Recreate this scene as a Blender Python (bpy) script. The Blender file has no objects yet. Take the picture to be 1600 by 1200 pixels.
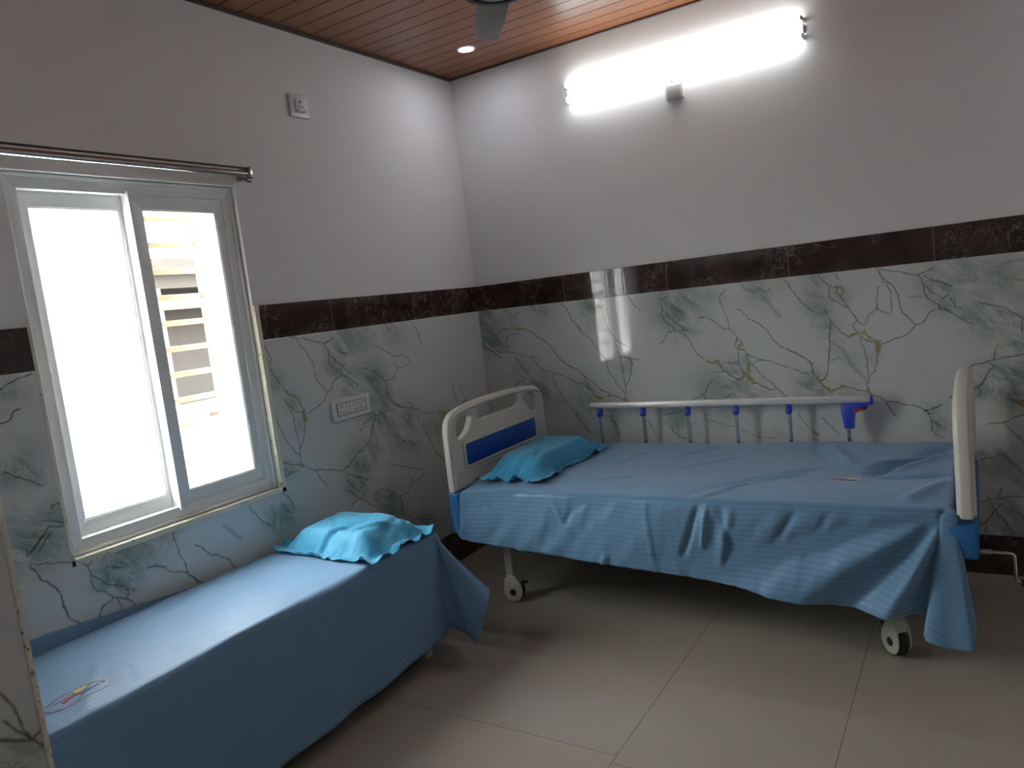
import bpy, bmesh, math, random
import numpy as np
from mathutils import Vector, Matrix, noise
R = math.radians
SC = bpy.context.scene
COL = SC.collection

# ------------------------------------------------------------------ camera
cam_d = bpy.data.cameras.new('camera')
cam = bpy.data.objects.new('camera', cam_d); COL.objects.link(cam)
cam_d.sensor_fit = 'HORIZONTAL'; cam_d.sensor_width = 36.0
cam_d.lens = 1158.646 * 36.0 / 1600.0
cam_d.clip_start = 0.02; cam_d.clip_end = 200
_r = Vector((0.84394, 0.523775, -0.115864)); _u = Vector((0.0377047, 0.1575366, 0.986793)); _b = Vector((0.5351106, -0.837163, 0.1132027))
m = Matrix((_r, _u, _b)).transposed().to_4x4()
m.translation = Vector((2.53423, -3.68552, 1.42919))
cam.matrix_world = m
SC.camera = cam

# ------------------------------------------------------------------ exposure, world, window light
vs = SC.view_settings
SC.display_settings.display_device = 'sRGB'
vs.view_transform = 'Standard'; vs.look = 'None'; vs.gamma = 1.0; vs.use_curve_mapping = False
vs.exposure = 2.2
w = bpy.data.worlds.new('sky'); SC.world = w; w.use_nodes = True
nt = w.node_tree; nt.nodes.clear()
wo = nt.nodes.new('ShaderNodeOutputWorld'); bg = nt.nodes.new('ShaderNodeBackground')
tc = nt.nodes.new('ShaderNodeTexCoord'); sp = nt.nodes.new('ShaderNodeSeparateXYZ'); cr = nt.nodes.new('ShaderNodeValToRGB')
nt.links.new(tc.outputs['Generated'], sp.inputs[0]); nt.links.new(sp.outputs['Z'], cr.inputs[0])
cr.color_ramp.elements[0].position = 0.0; cr.color_ramp.elements[0].color = (1.0, 0.985, 0.96, 1)
cr.color_ramp.elements[1].position = 1.0; cr.color_ramp.elements[1].color = (0.86, 0.92, 1.0, 1)
nt.links.new(cr.outputs[0], bg.inputs[0]); bg.inputs[1].default_value = 10.0
nt.links.new(bg.outputs[0], wo.inputs[0])
# portal: guides daylight sampling through the real window opening
pl = bpy.data.lights.new('window_portal', 'AREA'); pl.shape = 'RECTANGLE'; pl.size = 1.27; pl.size_y = 0.87
pl.cycles.is_portal = True
po = bpy.data.objects.new('window_portal', pl); COL.objects.link(po)
po.location = (-0.27, -2.055, 1.38); po.rotation_euler = (0, R(-90), 0)

H = 2.7243          # ceiling height
TUBE_W = 2.7       # radiance of the tube light
SPOT_W = 28.0
VEINS = {'R':[('d',3,[(1116,1108),(1136,1117),(1162,1159),(1208,1172),(1240,1157),(1271,1126),(1292,1082),(1324,1033),(1361,1003),(1392,994)]),('g',5,[(1361,1003),(1395,989),(1421,1003),(1429,978)]),('g',5,[(1400,1004),(1419,982),(1435,967)]),('d',4,[(1429,974),(1444,949),(1477,919),(1510,904),(1534,906),(1541,930)]),('d',2,[(1381,945),(1437,944)]),('d',3,[(1441,989),(1469,992),(1489,984),(1514,992)]),('d',3,[(1148,1322),(1142,1258),(1157,1221),(1192,1196),(1208,1172)]),('d',3,[(1148,1286),(1175,1255),(1209,1217),(1227,1211),(1236,1229)]),('d',2,[(1209,1213),(1250,1185),(1253,1170),(1274,1168)]),('d',2,[(1253,1170),(1240,1157)]),('d',2,[(1197,1282),(1243,1264),(1261,1258)]),('d',3,[(1138,1334),(1157,1336),(1184,1348)]),('d',3,[(1337,1226),(1369,1224),(1397,1215),(1429,1181),(1462,1161),(1489,1155),(1508,1137),(1520,1112)]),('d',2,[(1485,1351),(1463,1335),(1451,1317),(1452,1293),(1469,1243),(1483,1201),(1489,1155)]),('g',6,[(1520,1112),(1539,1093),(1544,1072),(1527,1077),(1529,1052),(1549,1051)]),('d',3,[(1520,1108),(1507,1075),(1521,1046),(1518,984),(1537,941)]),('d',3,[(1549,1051),(1562,1009),(1567,981),(1554,947)]),('g',8,[(1567,981),(1568,953),(1559,926),(1577,894),(1590,883)]),('g',9,[(1536,938),(1558,912),(1583,884)]),('d',4,[(1590,883),(1622,865),(1660,848),(1683,845)]),('d',3,[(1567,985),(1602,952),(1638,905),(1678,873),(1690,852),(1723,817),(1747,796)]),('d',2.5,[(1561,1030),(1593,1011),(1631,995),(1689,978),(1733,959),(1795,936),(1819,918),(1844,919)]),('d',2,[(1591,983),(1631,993)]),('d',3,[(1534,1250),(1554,1239),(1581,1199),(1613,1182),(1644,1160),(1671,1131),(1685,1096),(1715,1061),(1757,1035),(1800,1012),(1836,987),(1865,960)]),('d',3,[(1856,960),(1863,926),(1885,885)]),('d',3,[(1759,1372),(1782,1343),(1796,1312),(1818,1277),(1841,1246)]),('g',3,[(1818,1277),(1841,1246),(1867,1224)]),('d',3,[(1864,1227),(1887,1206)]),('s',4,[(1561,1370),(1585,1341),(1624,1323)]),('s',4,[(1632,1343),(1669,1325),(1689,1327)]),('s',5,[(1661,1293),(1690,1257),(1731,1200)]),('d',3,[(1259,802),(1312,822),(1344,850),(1365,889),(1384,906)]),('d',2,[(1328,836),(1333,807)]),('d',2,[(1433,811),(1469,832),(1496,820)]),('d',3,[(1918,1370),(1934,1345),(1968,1318),(1991,1304)]),('d',2,[(1989,1371),(2002,1344)]),('g',5,[(1991,1311),(1987,1286),(2006,1265),(2017,1295),(2000,1310)]),('d',3,[(2003,1262),(2027,1218),(2048,1185),(2064,1155)]),('g',4,[(2064,1155),(2045,1134),(2061,1102),(2083,1087),(2095,1105)]),('d',2.5,[(2063,1152),(2091,1128)]),('g',5,[(2037,1089),(2066,1092),(2094,1093),(2121,1065),(2146,1051)]),('g',5,[(2076,1078),(2104,1057),(2138,1050)]),('g',14,[(2143,1048),(2148,1026),(2143,1001)]),('g',5,[(2143,1001),(2137,951)]),('d',3,[(2137,951),(2124,913),(2104,898),(2098,863)]),('d',2.5,[(2076,1075),(2080,1037),(2092,991),(2095,940),(2098,899)]),('d',2.5,[(1958,1321),(1955,1267),(1993,1238),(2032,1212)]),('d',2.5,[(1935,1217),(1942,1181),(1963,1144),(1991,1107),(2030,1078),(2048,1093)]),('d',3.5,[(1954,1142),(1946,1104),(1944,1046),(1935,981),(1922,910),(1911,887),(1892,881)]),('s',4,[(1946,1065),(1997,1023),(2018,976),(2061,916),(2093,864)]),('s',3,[(1935,975),(1965,983),(1995,984)]),('d',2.5,[(2087,864),(2096,831)]),('g',8,[(1889,881),(1909,851),(1932,830),(1956,836),(1987,848)]),('g',6,[(1921,844),(1943,823)]),('d',3,[(1981,855),(2011,847),(2056,829),(2085,824)]),('g',7,[(2085,824),(2102,812),(2091,832)]),('d',3,[(2102,812),(2135,798),(2162,778),(2177,740),(2204,707)]),('d',2.5,[(2008,797),(2055,804),(2101,805)]),('d',3,[(2165,1037),(2205,1053),(2255,1068),(2277,1085),(2297,1111)]),('d',3,[(2156,1379),(2170,1347),(2186,1327)]),('g',3.5,[(2166,1360),(2180,1315),(2207,1303)]),('d',3,[(2186,1325),(2222,1286),(2237,1248),(2240,1205),(2246,1173),(2270,1150),(2297,1111)]),('d',2.5,[(2193,1301),(2210,1263),(2207,1183)]),('d',3,[(2159,1296),(2148,1238),(2150,1198),(2167,1184),(2200,1168)]),('s',3,[(2146,1198),(2110,1167),(2099,1130)]),('d',3,[(2297,1111),(2322,1115),(2338,1135),(2358,1166),(2398,1175),(2433,1154)]),('d',2.5,[(2166,1372),(2242,1353),(2310,1329),(2326,1332),(2353,1340),(2382,1355)]),('d',3,[(2316,1327),(2330,1307),(2334,1280),(2336,1250),(2348,1224),(2383,1200),(2398,1175)]),('g',2.5,[(2274,1235),(2306,1238),(2335,1232)]),('d',2.5,[(2337,1282),(2365,1250),(2404,1216),(2426,1229)]),('d',2,[(1753,1040),(1790,1023),(1832,990),(1864,962)]),('d',3,[(1855,962),(1858,926),(1889,881)]),('d',2.5,[(2168,775),(2229,761),(2299,743),(2325,730),(2352,742),(2382,754)]),('d',2,[(2337,1325),(2390,1291),(2442,1265)]),('d',2.5,[(2434,1218),(2450,1176),(2473,1170)]),('d',3,[(2399,1177),(2437,1153),(2510,1099)]),('d',3,[(2534,1189),(2581,1173),(2625,1159),(2663,1129),(2689,1101)]),('d',3,[(2465,899),(2485,905),(2498,922),(2579,941),(2629,952),(2684,959)]),('d',2.5,[(2579,941),(2586,988)]),('d',2.5,[(2415,785),(2487,808),(2535,841),(2557,888),(2583,921)]),('g',3,[(2629,1281),(2662,1271),(2694,1261)]),('d',3,[(2683,1101),(2682,1049)]),('s',3,[(2609,1326),(2653,1343),(2696,1348)]),('d',2.5,[(2411,787),(2475,802),(2522,832),(2549,868)]),('d',2,[(2524,836),(2528,807),(2520,790)]),('d',4,[(2612,783),(2639,766),(2665,761),(2678,765)]),('g',10,[(2645,764),(2665,753),(2678,745)]),('d',2.5,[(2540,665),(2602,674),(2643,695),(2676,704)]),('d',3,[(2605,674),(2641,627),(2673,577)]),('d',2.5,[(2517,509),(2604,539),(2636,494),(2669,453)]),('d',3,[(2313,729),(2343,735),(2362,741),(2380,754)]),('d',3,[(2317,727),(2335,714),(2339,684),(2337,645),(2356,619),(2385,607)]),('d',2.5,[(2327,714),(2350,720)]),('d',2.5,[(2341,684),(2387,644)]),('d',2,[(2535,345),(2564,281),(2595,243),(2624,190)]),('d',2.5,[(585,757),(627,687),(659,635)]),('d',2.5,[(791,719),(839,606)]),('g',4,[(768,731),(824,691),(817,680)]),('d',2.5,[(1006,700),(1070,596)]),('d',2.5,[(1105,731),(1161,736),(1228,761)]),('d',2.5,[(1144,671),(1151,634),(1203,601),(1236,607)]),('g',2.5,[(1318,702),(1439,669),(1508,653)]),('g',2.5,[(1508,648),(1574,612),(1670,607)]),('d',2.5,[(1781,725),(1822,666),(1864,617)]),('g',6,[(1847,632),(1869,622)]),('d',2.5,[(1888,704),(1961,617)]),('d',3,[(-40,1336),(-11,1325),(8,1282)]),('d',4,[(-48,1253),(-23,1213),(4,1167)]),('d',4,[(-26,1154),(4,1167),(62,1136),(129,1086)]),('d',3,[(5,1173),(33,1213)]),('d',2.5,[(26,1268),(64,1257)]),('d',2.5,[(31,1201),(66,1165),(106,1167)]),('g',4,[(116,1236),(149,1259),(207,1258),(254,1250),(275,1261),(311,1250)]),('g',8,[(249,1251),(283,1252)]),('d',3.5,[(306,1252),(346,1235),(388,1196),(447,1160),(483,1118),(509,1073),(549,1035),(615,1000),(662,958),(709,917),(763,872),(818,842),(890,818)]),('d',2.5,[(270,1225),(222,1228),(181,1207),(173,1154)]),('d',2.5,[(92,1138),(149,1118)]),('d',2,[(160,1130),(226,1118),(335,1080),(371,1028),(417,997),(488,978),(565,947),(622,913),(648,916)]),('d',2,[(336,1087),(377,1080)]),('s',4,[(223,1093),(262,1025),(327,948),(366,882)]),('d',3,[(161,855),(199,920),(247,948),(293,905)]),('d',3,[(456,975),(471,918),(515,836),(561,771),(605,698),(650,634)]),('d',3,[(559,1371),(595,1341),(615,1292),(644,1247)]),('g',8,[(652,1239),(671,1214)]),('g',3,[(644,1247),(677,1198)]),('d',3,[(677,1198),(720,1164),(749,1116),(774,1080),(806,1029),(812,975),(850,908),(894,853)]),('d',3,[(710,1372),(740,1339),(776,1316)]),('g',4,[(793,1356),(811,1294),(822,1248)]),('d',3,[(815,1256),(848,1186),(884,1138),(936,1104)]),('d',3,[(863,1139),(881,1078),(891,1016),(898,933),(904,894)]),('g',14,[(944,1036),(950,1006)]),('g',6,[(882,1051),(923,1049),(946,1044)]),('g',5,[(950,1006),(942,969)]),('d',3,[(945,976),(929,924),(904,894),(895,826)]),('d',3,[(961,1035),(1000,1032)]),('g',12,[(717,839),(750,826)]),('g',5,[(701,847),(758,830),(810,842)]),('g',9,[(885,815),(913,810)]),('d',2.5,[(661,950),(680,887),(717,839)]),('d',3,[(296,1352),(256,1335)]),('s',4,[(365,1374),(398,1343)]),('s',4,[(426,1352),(459,1326)]),('d',2.5,[(965,1376),(992,1330),(1027,1286)]),('d',2,[(793,759),(805,720),(844,618)]),('g',3.5,[(755,720),(802,696),(818,684)])],'L':[('d',3,[(-1462,1378),(-1424,1371),(-1408,1331),(-1374,1296),(-1353,1256),(-1349,1211),(-1344,1172),(-1313,1136),(-1292,1106)]),('d',3,[(-1292,1106),(-1262,1111),(-1235,1155),(-1188,1168),(-1150,1152),(-1085,1102)]),('d',3,[(-1292,1106),(-1313,1074),(-1374,1044),(-1418,1030)]),('d',2.5,[(-1393,1366),(-1324,1343),(-1267,1326)]),('d',4,[(-1267,1326),(-1231,1336),(-1202,1346)]),('d',3,[(-1268,1324),(-1247,1296),(-1253,1245),(-1237,1214),(-1196,1195),(-1184,1167)]),('d',2.5,[(-1247,1277),(-1214,1243),(-1175,1212),(-1156,1216)]),('d',2.5,[(-1175,1209),(-1144,1181),(-1119,1169)]),('d',2,[(-1188,1283),(-1129,1259)]),('d',3,[(-1044,1184),(-994,1166),(-939,1138),(-900,1100),(-875,1093)]),('d',4,[(-892,1088),(-889,1052),(-900,1022),(-866,981),(-818,950),(-766,938)]),('d',2.5,[(-870,1092),(-819,1105),(-790,1144)]),('g',4,[(-946,1281),(-894,1261),(-837,1229),(-792,1213)]),('d',2.5,[(-798,1210),(-814,1184),(-789,1148),(-734,1147),(-685,1166)]),('d',2.5,[(-793,1209),(-722,1204),(-683,1173)]),('d',3,[(-1590,1261),(-1563,1212),(-1528,1155),(-1515,1144)]),('g',5,[(-1529,1149),(-1510,1131),(-1481,1120)]),('d',3,[(-1601,1359),(-1586,1322),(-1574,1288)]),('g',6,[(-1597,1300),(-1584,1275)]),('d',3,[(-1539,1121),(-1525,1091),(-1512,1076)]),('d',3,[(-1488,1122),(-1461,1098),(-1442,1051)]),('g',4,[(-1512,1076),(-1486,1053),(-1443,1048)]),('g',14,[(-1443,1045),(-1442,1010)]),('g',5,[(-1442,1010),(-1453,966)]),('d',3,[(-1453,966),(-1467,925),(-1494,887),(-1501,845),(-1498,826)]),('d',2.5,[(-1515,1065),(-1506,1008),(-1499,944),(-1494,887)]),('d',2.5,[(-1606,1064),(-1587,1006),(-1562,940),(-1527,883),(-1500,858)]),('d',3,[(-1602,852),(-1567,836),(-1500,817)]),('g',6,[(-1514,824),(-1486,807)]),('d',3,[(-1477,808),(-1427,770),(-1396,717),(-1368,683)]),('d',3,[(-1597,796),(-1558,801),(-1512,795)]),('d',2,[(-1427,773),(-1337,753),(-1271,729)]),('d',4,[(-1271,729),(-1232,739)]),('d',2,[(-1255,718),(-1152,667)]),('d',3,[(-1251,690),(-1214,643)]),('d',3,[(-1228,738),(-1158,781),(-1085,811),(-1041,857),(-997,928)]),('d',3,[(-1127,889),(-1103,891),(-1083,918),(-1004,940),(-926,949),(-853,942)]),('d',2.5,[(-631,1374),(-604,1334),(-579,1287)]),('g',4,[(-589,1296),(-564,1241)]),('d',2,[(-839,1378),(-804,1339)]),('d',2,[(-908,1342),(-930,1331)]),('d',3,[(-886,1079),(-894,1039),(-861,984),(-821,956),(-768,940)]),('d',3,[(-768,937),(-687,912),(-642,888),(-594,875),(-522,871)]),('d',3,[(-694,879),(-650,800),(-603,731),(-583,681),(-549,640)]),('g',6,[(-568,651),(-533,616),(-497,584)]),('g',9,[(-493,859),(-443,839),(-388,839)]),('g',6,[(-476,836),(-448,817)]),('d',3,[(-422,862),(-388,839)]),('d',2.5,[(-344,993),(-331,923),(-310,858)]),('d',2,[(-283,983),(-255,923),(-228,884),(-304,857)]),('g',4,[(-949,682),(-882,656),(-795,621)]),('d',2.5,[(-802,610),(-809,578),(-781,548),(-723,548),(-689,565)]),('d',2.5,[(-795,621),(-740,607),(-695,583)]),('d',3,[(-1043,585),(-991,563),(-935,529),(-901,498)]),('d',4.5,[(-896,496),(-893,464),(-904,424)]),('d',3,[(-887,497),(-829,502),(-801,544)]),('d',2,[(-860,807),(-799,744)]),('d',2,[(-768,775),(-761,742),(-716,724)]),('d',3,[(-909,748),(-932,742)]),('s',4,[(-928,919),(-911,867),(-921,821)]),('d',3,[(-1244,740),(-1222,737)]),('d',3,[(-1249,679),(-1224,650),(-1183,612),(-1161,621)]),('d',2.5,[(-1209,685),(-1141,661)]),('d',3.5,[(-1265,638),(-1224,610),(-1191,574),(-1140,544),(-1074,495)]),('d',3,[(-1191,574),(-1233,561),(-1245,542)]),('d',2.5,[(-1169,603),(-1138,573),(-1150,556)]),('d',3,[(-444,756),(-474,795)]),('d',2.5,[(-1004,928),(-1043,860),(-1060,816)]),('d',4,[(-2628,781),(-2616,766),(-2599,723),(-2578,703),(-2560,680),(-2550,652),(-2550,631)]),('d',6,[(-2550,634),(-2546,601),(-2542,576)]),('d',3.5,[(-2542,576),(-2518,549),(-2492,517),(-2469,519),(-2449,535),(-2432,566),(-2389,578)]),('d',3,[(-2468,729),(-2454,714),(-2449,685),(-2454,663),(-2440,624),(-2414,611),(-2389,578)]),('d',3,[(-2449,685),(-2424,659),(-2393,624),(-2367,619),(-2360,634)]),('d',3,[(-2393,624),(-2356,607),(-2340,588),(-2317,573)]),('d',3.5,[(-2389,578),(-2350,559),(-2329,538),(-2312,505)]),('d',2.5,[(-2340,588),(-2341,568),(-2352,562)]),('d',2,[(-2380,569),(-2368,516)]),('d',3,[(-2395,692),(-2368,677),(-2336,667)]),('d',3,[(-2454,716),(-2441,724)]),('d',2.5,[(-2257,634),(-2233,631),(-2188,612)]),('d',1.5,[(-2623,786),(-2566,766),(-2499,744)]),('d',3,[(-2566,910),(-2542,900),(-2503,880)]),('d',3,[(-2532,934),(-2528,946),(-2512,949),(-2494,941)]),('d',2,[(-2606,824),(-2557,866)]),('d',1.5,[(-2591,814),(-2545,862)]),('d',3,[(-2572,795),(-2565,798)]),('d',2,[(-2623,830),(-2626,813),(-2550,882),(-2500,870)]),('d',3,[(-2258,633),(-2226,631),(-2197,614),(-2169,584),(-2116,563)]),('d',2,[(-2129,737),(-2141,718),(-2135,673),(-2118,613),(-2110,564)]),('d',4.5,[(-2113,564),(-2092,536),(-2078,514)]),('g',5,[(-2078,514),(-2057,495),(-2051,481)]),('d',3,[(-2078,514),(-2082,491),(-2093,479)]),('g',14,[(-2065,488),(-2056,483)]),('d',3.5,[(-2061,651),(-2037,634),(-2013,600),(-1974,578),(-1940,553),(-1915,512),(-1888,479)]),('d',3,[(-1801,725),(-1787,691),(-1759,656),(-1729,625),(-1704,605)]),('s',4,[(-1699,592),(-1681,646),(-1688,685)]),('d',2.5,[(-1655,571),(-1656,620)]),('d',3,[(-1648,739),(-1602,707),(-1585,672),(-1575,644)]),('d',3,[(-1636,687),(-1620,651),(-1586,628)]),('s',4,[(-1928,685),(-1902,653),(-1858,604)]),('d',4,[(-2628,1235),(-2613,1235),(-2598,1241),(-2593,1251),(-2582,1266),(-2567,1269)]),('d',3,[(-2611,1335),(-2584,1352),(-2551,1365),(-2515,1373)]),('d',3,[(-2627,1076),(-2600,1057),(-2572,1039),(-2544,1015)]),('d',3.5,[(-2656,1079),(-2656,1079)]),('d',3,[(-2627,1076),(-2646,1088)])],'P':[('d',5,[(-3203,906),(-3189,875),(-3181,829),(-3172,810)]),('d',5,[(-3207,862),(-3192,836),(-3172,810),(-3153,779)]),('d',7,[(-3216,833),(-3195,820),(-3173,808)]),('d',5,[(-3172,810),(-3153,817)])]}
CLOUDS = {'R':[(1221,1266,93,0.9),(1284,1309,98,0.8),(1379,1335,76,0.45),(1658,1346,78,0.5),(1258,1184,64,0.7),(1488,887,76,0.8),(1528,872,82,0.6),(1558,829,89,0.6),(1410,961,49,0.4),(1480,958,55,0.5),(1551,996,27,0.5),(1846,867,58,0.8),(1895,1237,56,0.6),(1184,1340,64,0.6),(1850,820,51,0.5),(1899,1353,49,0.6),(1893,1270,50,0.7),(1918,1184,43,0.9),(1939,1130,36,0.9),(2012,1258,36,0.5),(1971,1275,43,0.4),(1998,1036,55,0.3),(2042,982,55,0.4),(2397,1273,71,0.8),(2419,1199,49,0.7),(2378,1311,50,0.6),(1894,818,38,0.9),(2003,828,44,0.6),(2111,978,30,0.4),(2352,730,34,0.6),(2585,1276,96,0.7),(2607,1108,91,0.8),(2523,1135,68,0.7),(2659,1024,72,0.7),(2627,871,85,0.9),(2540,813,56,0.7),(2670,1181,71,0.5),(2472,1309,81,0.6),(2362,670,35,0.8),(2630,807,73,0.8),(2545,810,49,0.5),(2653,494,112,0.4),(1180,703,64,0.9),(1229,649,64,0.7),(1414,855,121,0.6),(1674,657,87,0.3),(657,835,94,0.6),(50,1329,99,0.8),(91,1201,90,0.9),(184,1301,79,0.6),(49,1254,72,0.7),(409,1362,84,0.4),(740,1339,64,0.8),(758,1276,55,0.5),(385,889,77,0.7),(678,871,57,0.8),(647,825,65,0.7),(908,993,46,0.4),(259,1001,70,0.4),(468,822,77,0.4),(812,782,64,0.5)],'L':[(-1180,1278,69,0.8),(-1209,1223,61,0.8),(-1134,1326,86,0.7),(-1019,1333,90,0.5),(-1096,1141,72,0.6),(-984,1117,84,0.9),(-989,1041,100,0.9),(-1120,1117,71,0.7),(-918,986,77,0.8),(-962,924,76,0.8),(-817,852,116,0.9),(-754,883,91,0.8),(-1144,757,71,0.7),(-1064,765,65,0.6),(-1147,696,71,0.9),(-770,1350,89,0.5),(-1493,1097,40,0.7),(-1572,1201,45,0.6),(-1482,990,34,0.4),(-1578,816,33,0.7),(-1194,648,54,0.8),(-999,951,63,0.8),(-942,892,72,0.7),(-838,870,89,0.8),(-760,792,92,0.6),(-1028,809,63,0.6),(-1176,728,72,0.8),(-1167,651,59,0.8),(-958,508,65,1),(-1039,544,56,0.6),(-487,785,67,0.7),(-605,822,72,0.5),(-2597,852,82,0.9),(-2534,900,63,0.7),(-2355,694,70,0.9),(-2405,659,40,1),(-2345,615,47,1),(-2326,718,56,0.8),(-2624,929,65,0.5),(-2238,710,74,0.8),(-2293,668,58,0.7),(-2332,622,52,0.7),(-2181,726,55,0.5),(-1698,633,57,0.6),(-1632,630,65,0.8),(-2595,1322,49,0.5),(-2593,1096,63,0.6),(-2639,1074,48,0.6),(-2569,1055,38,0.6)],'P':[(-3200,790,35,0.8),(-3173,782,23,0.6)]}
# ------------------------------------------------------------------ helpers
def link(o, parent=None):
    COL.objects.link(o)
    if parent is not None: o.parent = parent
    return o
def thing(name, label, cat, loc=(0, 0, 0), rz=0.0, group=None):
    o = bpy.data.objects.new(name, None); link(o)
    o.empty_display_size = 0.1
    o.location = loc; o.rotation_euler = (0, 0, rz)
    return tag(o, label, cat, group)
def tag(o, label=None, cat=None, group=None, kind=None):
    if label: o['label'] = label
    if cat: o['category'] = cat
    if group: o['group'] = group
    if kind: o['kind'] = kind
    return o
class MB:
    """collects simple shapes of ONE part"""
    def __init__(s): s.bm = bmesh.new()
    def box(s, x0, x1, y0, y1, z0, z1, bev=0.0, M=None):
        b = bmesh.new()
        bmesh.ops.create_cube(b, size=1.0, matrix=Matrix.Translation(((x0+x1)/2, (y0+y1)/2, (z0+z1)/2)) @ Matrix.Diagonal((abs(x1-x0), abs(y1-y0), abs(z1-z0), 1)))
        if bev > 0: bmesh.ops.bevel(b, geom=b.edges[:], offset=bev, segments=3, profile=0.5, affect='EDGES')
        if M is not None: b.transform(M)
        s._merge(b); return s
    def _merge(s, b):
        me = bpy.data.meshes.new('t'); b.to_mesh(me); b.free(); s.bm.from_mesh(me); bpy.data.meshes.remove(me)
    def cyl(s, p0, p1, r0, r1=None, n=24, caps=True):
        p0 = Vector(p0); p1 = Vector(p1); r1 = r0 if r1 is None else r1
        d = p1 - p0; q = d.to_track_quat('Z', 'Y').to_matrix().to_4x4()
        b = bmesh.new()
        bmesh.ops.create_cone(b, cap_ends=caps, segments=n, radius1=r0, radius2=r1, depth=d.length, matrix=Matrix.Translation((p0+p1)/2) @ q)
        s._merge(b); return s
    def sphere(s, c, r, sc=(1, 1, 1), n=20):
        b = bmesh.new()
        bmesh.ops.create_uvsphere(b, u_segments=n, v_segments=n//2, radius=r, matrix=Matrix.Translation(c) @ Matrix.Diagonal((*sc, 1)))
        s._merge(b); return s
    def tube(s, pts, r, n=12):
        pts = [Vector(p) for p in pts]; bm = s.bm; rings = []; up = Vector((0, 0, 1))
        t0 = (pts[1]-pts[0]).normalized()
        if abs(t0.dot(up)) > 0.95: up = Vector((1, 0, 0))
        nrm = t0.cross(up).normalized()
        for i, p in enumerate(pts):
            t = (pts[min(i+1, len(pts)-1)] - pts[max(i-1, 0)]).normalized()
            nrm = (nrm - t*nrm.dot(t)).normalized(); bn = t.cross(nrm)
            rings.append([bm.verts.new(p + r*(math.cos(a)*nrm + math.sin(a)*bn)) for a in [2*math.pi*k/n for k in range(n)]])
        for a, b in zip(rings, rings[1:]):
            for k in range(n): bm.faces.new((a[k], a[(k+1) % n], b[(k+1) % n], b[k]))
        bm.faces.new(rings[0][::-1]); bm.faces.new(rings[-1])
        return s
    def lathe(s, prof, c, axis='Z', n=40):
        bm = s.bm; rings = []
        for (r, h) in prof:
            ring = []
            for k in range(n):
                a = 2*math.pi*k/n; u, v = r*math.cos(a), r*math.sin(a)
                q = (u, v, h) if axis == 'Z' else ((h, u, v) if axis == 'X' else (u, h, v))
                ring.append(bm.verts.new(Vector(c) + Vector(q)))
            rings.append(ring)
        for a, b in zip(rings, rings[1:]):
            for k in range(n): bm.faces.new((a[k], a[(k+1) % n], b[(k+1) % n], b[k]))
        if prof[0][0] > 1e-6: bm.faces.new(rings[0][::-1])
        if prof[-1][0] > 1e-6: bm.faces.new(rings[-1])
        return s
    def prism(s, poly, o, u, v, t, bev=0.0):
        """polygon in the plane (u,v) through o, thickness vector t"""
        o, u, v, t = map(Vector, (o, u, v, t)); b = bmesh.new()
        a = [b.verts.new(o + u*p[0] + v*p[1]) for p in poly]; c = [b.verts.new(o + u*p[0] + v*p[1] + t) for p in poly]
        b.faces.new(a[::-1]); b.faces.new(c); n = len(poly)
        for i in range(n): b.faces.new((a[i], a[(i+1) % n], c[(i+1) % n], c[i]))
        if bev > 0: bmesh.ops.bevel(b, geom=b.edges[:], offset=bev, segments=2, profile=0.5, affect='EDGES')
        s._merge(b); return s
    def build(s, name, mat, parent=None, smooth=True, angle=35):
        bmesh.ops.recalc_face_normals(s.bm, faces=s.bm.faces[:])
        me = bpy.data.meshes.new(name); s.bm.to_mesh(me); s.bm.free()
        me.materials.append(mat)
        if smooth:
            me.polygons.foreach_set('use_smooth', [True]*len(me.polygons))
            me.set_sharp_from_angle(angle=R(angle))
        return link(bpy.data.objects.new(name, me), parent)
def curve_plate(name, loops, depth, bevel, mat, parent, M, res=3):
    """flat plate with holes: closed loops of (u,v), extruded and bevelled"""
    cu = bpy.data.curves.new(name, 'CURVE'); cu.dimensions = '2D'; cu.fill_mode = 'BOTH'
    cu.extrude = depth/2 - bevel; cu.bevel_depth = bevel; cu.bevel_resolution = res
    for lp in loops:
        sp_ = cu.splines.new('POLY'); sp_.points.add(len(lp)-1); sp_.use_cyclic_u = True
        for i, p in enumerate(lp): sp_.points[i].co = (p[0], p[1], 0, 1)
    tmp = bpy.data.objects.new('t', cu); COL.objects.link(tmp)
    bpy.context.view_layer.update()
    me = bpy.data.meshes.new_from_object(tmp.evaluated_get(bpy.context.evaluated_depsgraph_get()))
    bpy.data.objects.remove(tmp); bpy.data.curves.remove(cu)
    me.transform(M); me.name = name; me.materials.clear(); me.materials.append(mat)
    bm = bmesh.new(); bm.from_mesh(me); bmesh.ops.remove_doubles(bm, verts=bm.verts[:], dist=1e-5); bmesh.ops.recalc_face_normals(bm, faces=bm.faces[:]); bm.to_mesh(me); bm.free()
    me.polygons.foreach_set('use_smooth', [True]*len(me.polygons)); me.set_sharp_from_angle(angle=R(40))
    return link(bpy.data.objects.new(name, me), parent)
def smooth_loop(pts, it=3, closed=True):
    for _ in range(it):
        n = len(pts); out = []
        for i in range(n if closed else n-1):
            a = pts[i]; b = pts[(i+1) % n]
            out += [tuple(.75*p+.25*q for p, q in zip(a, b)), tuple(.25*p+.75*q for p, q in zip(a, b))]
        pts = out
    return pts

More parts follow.
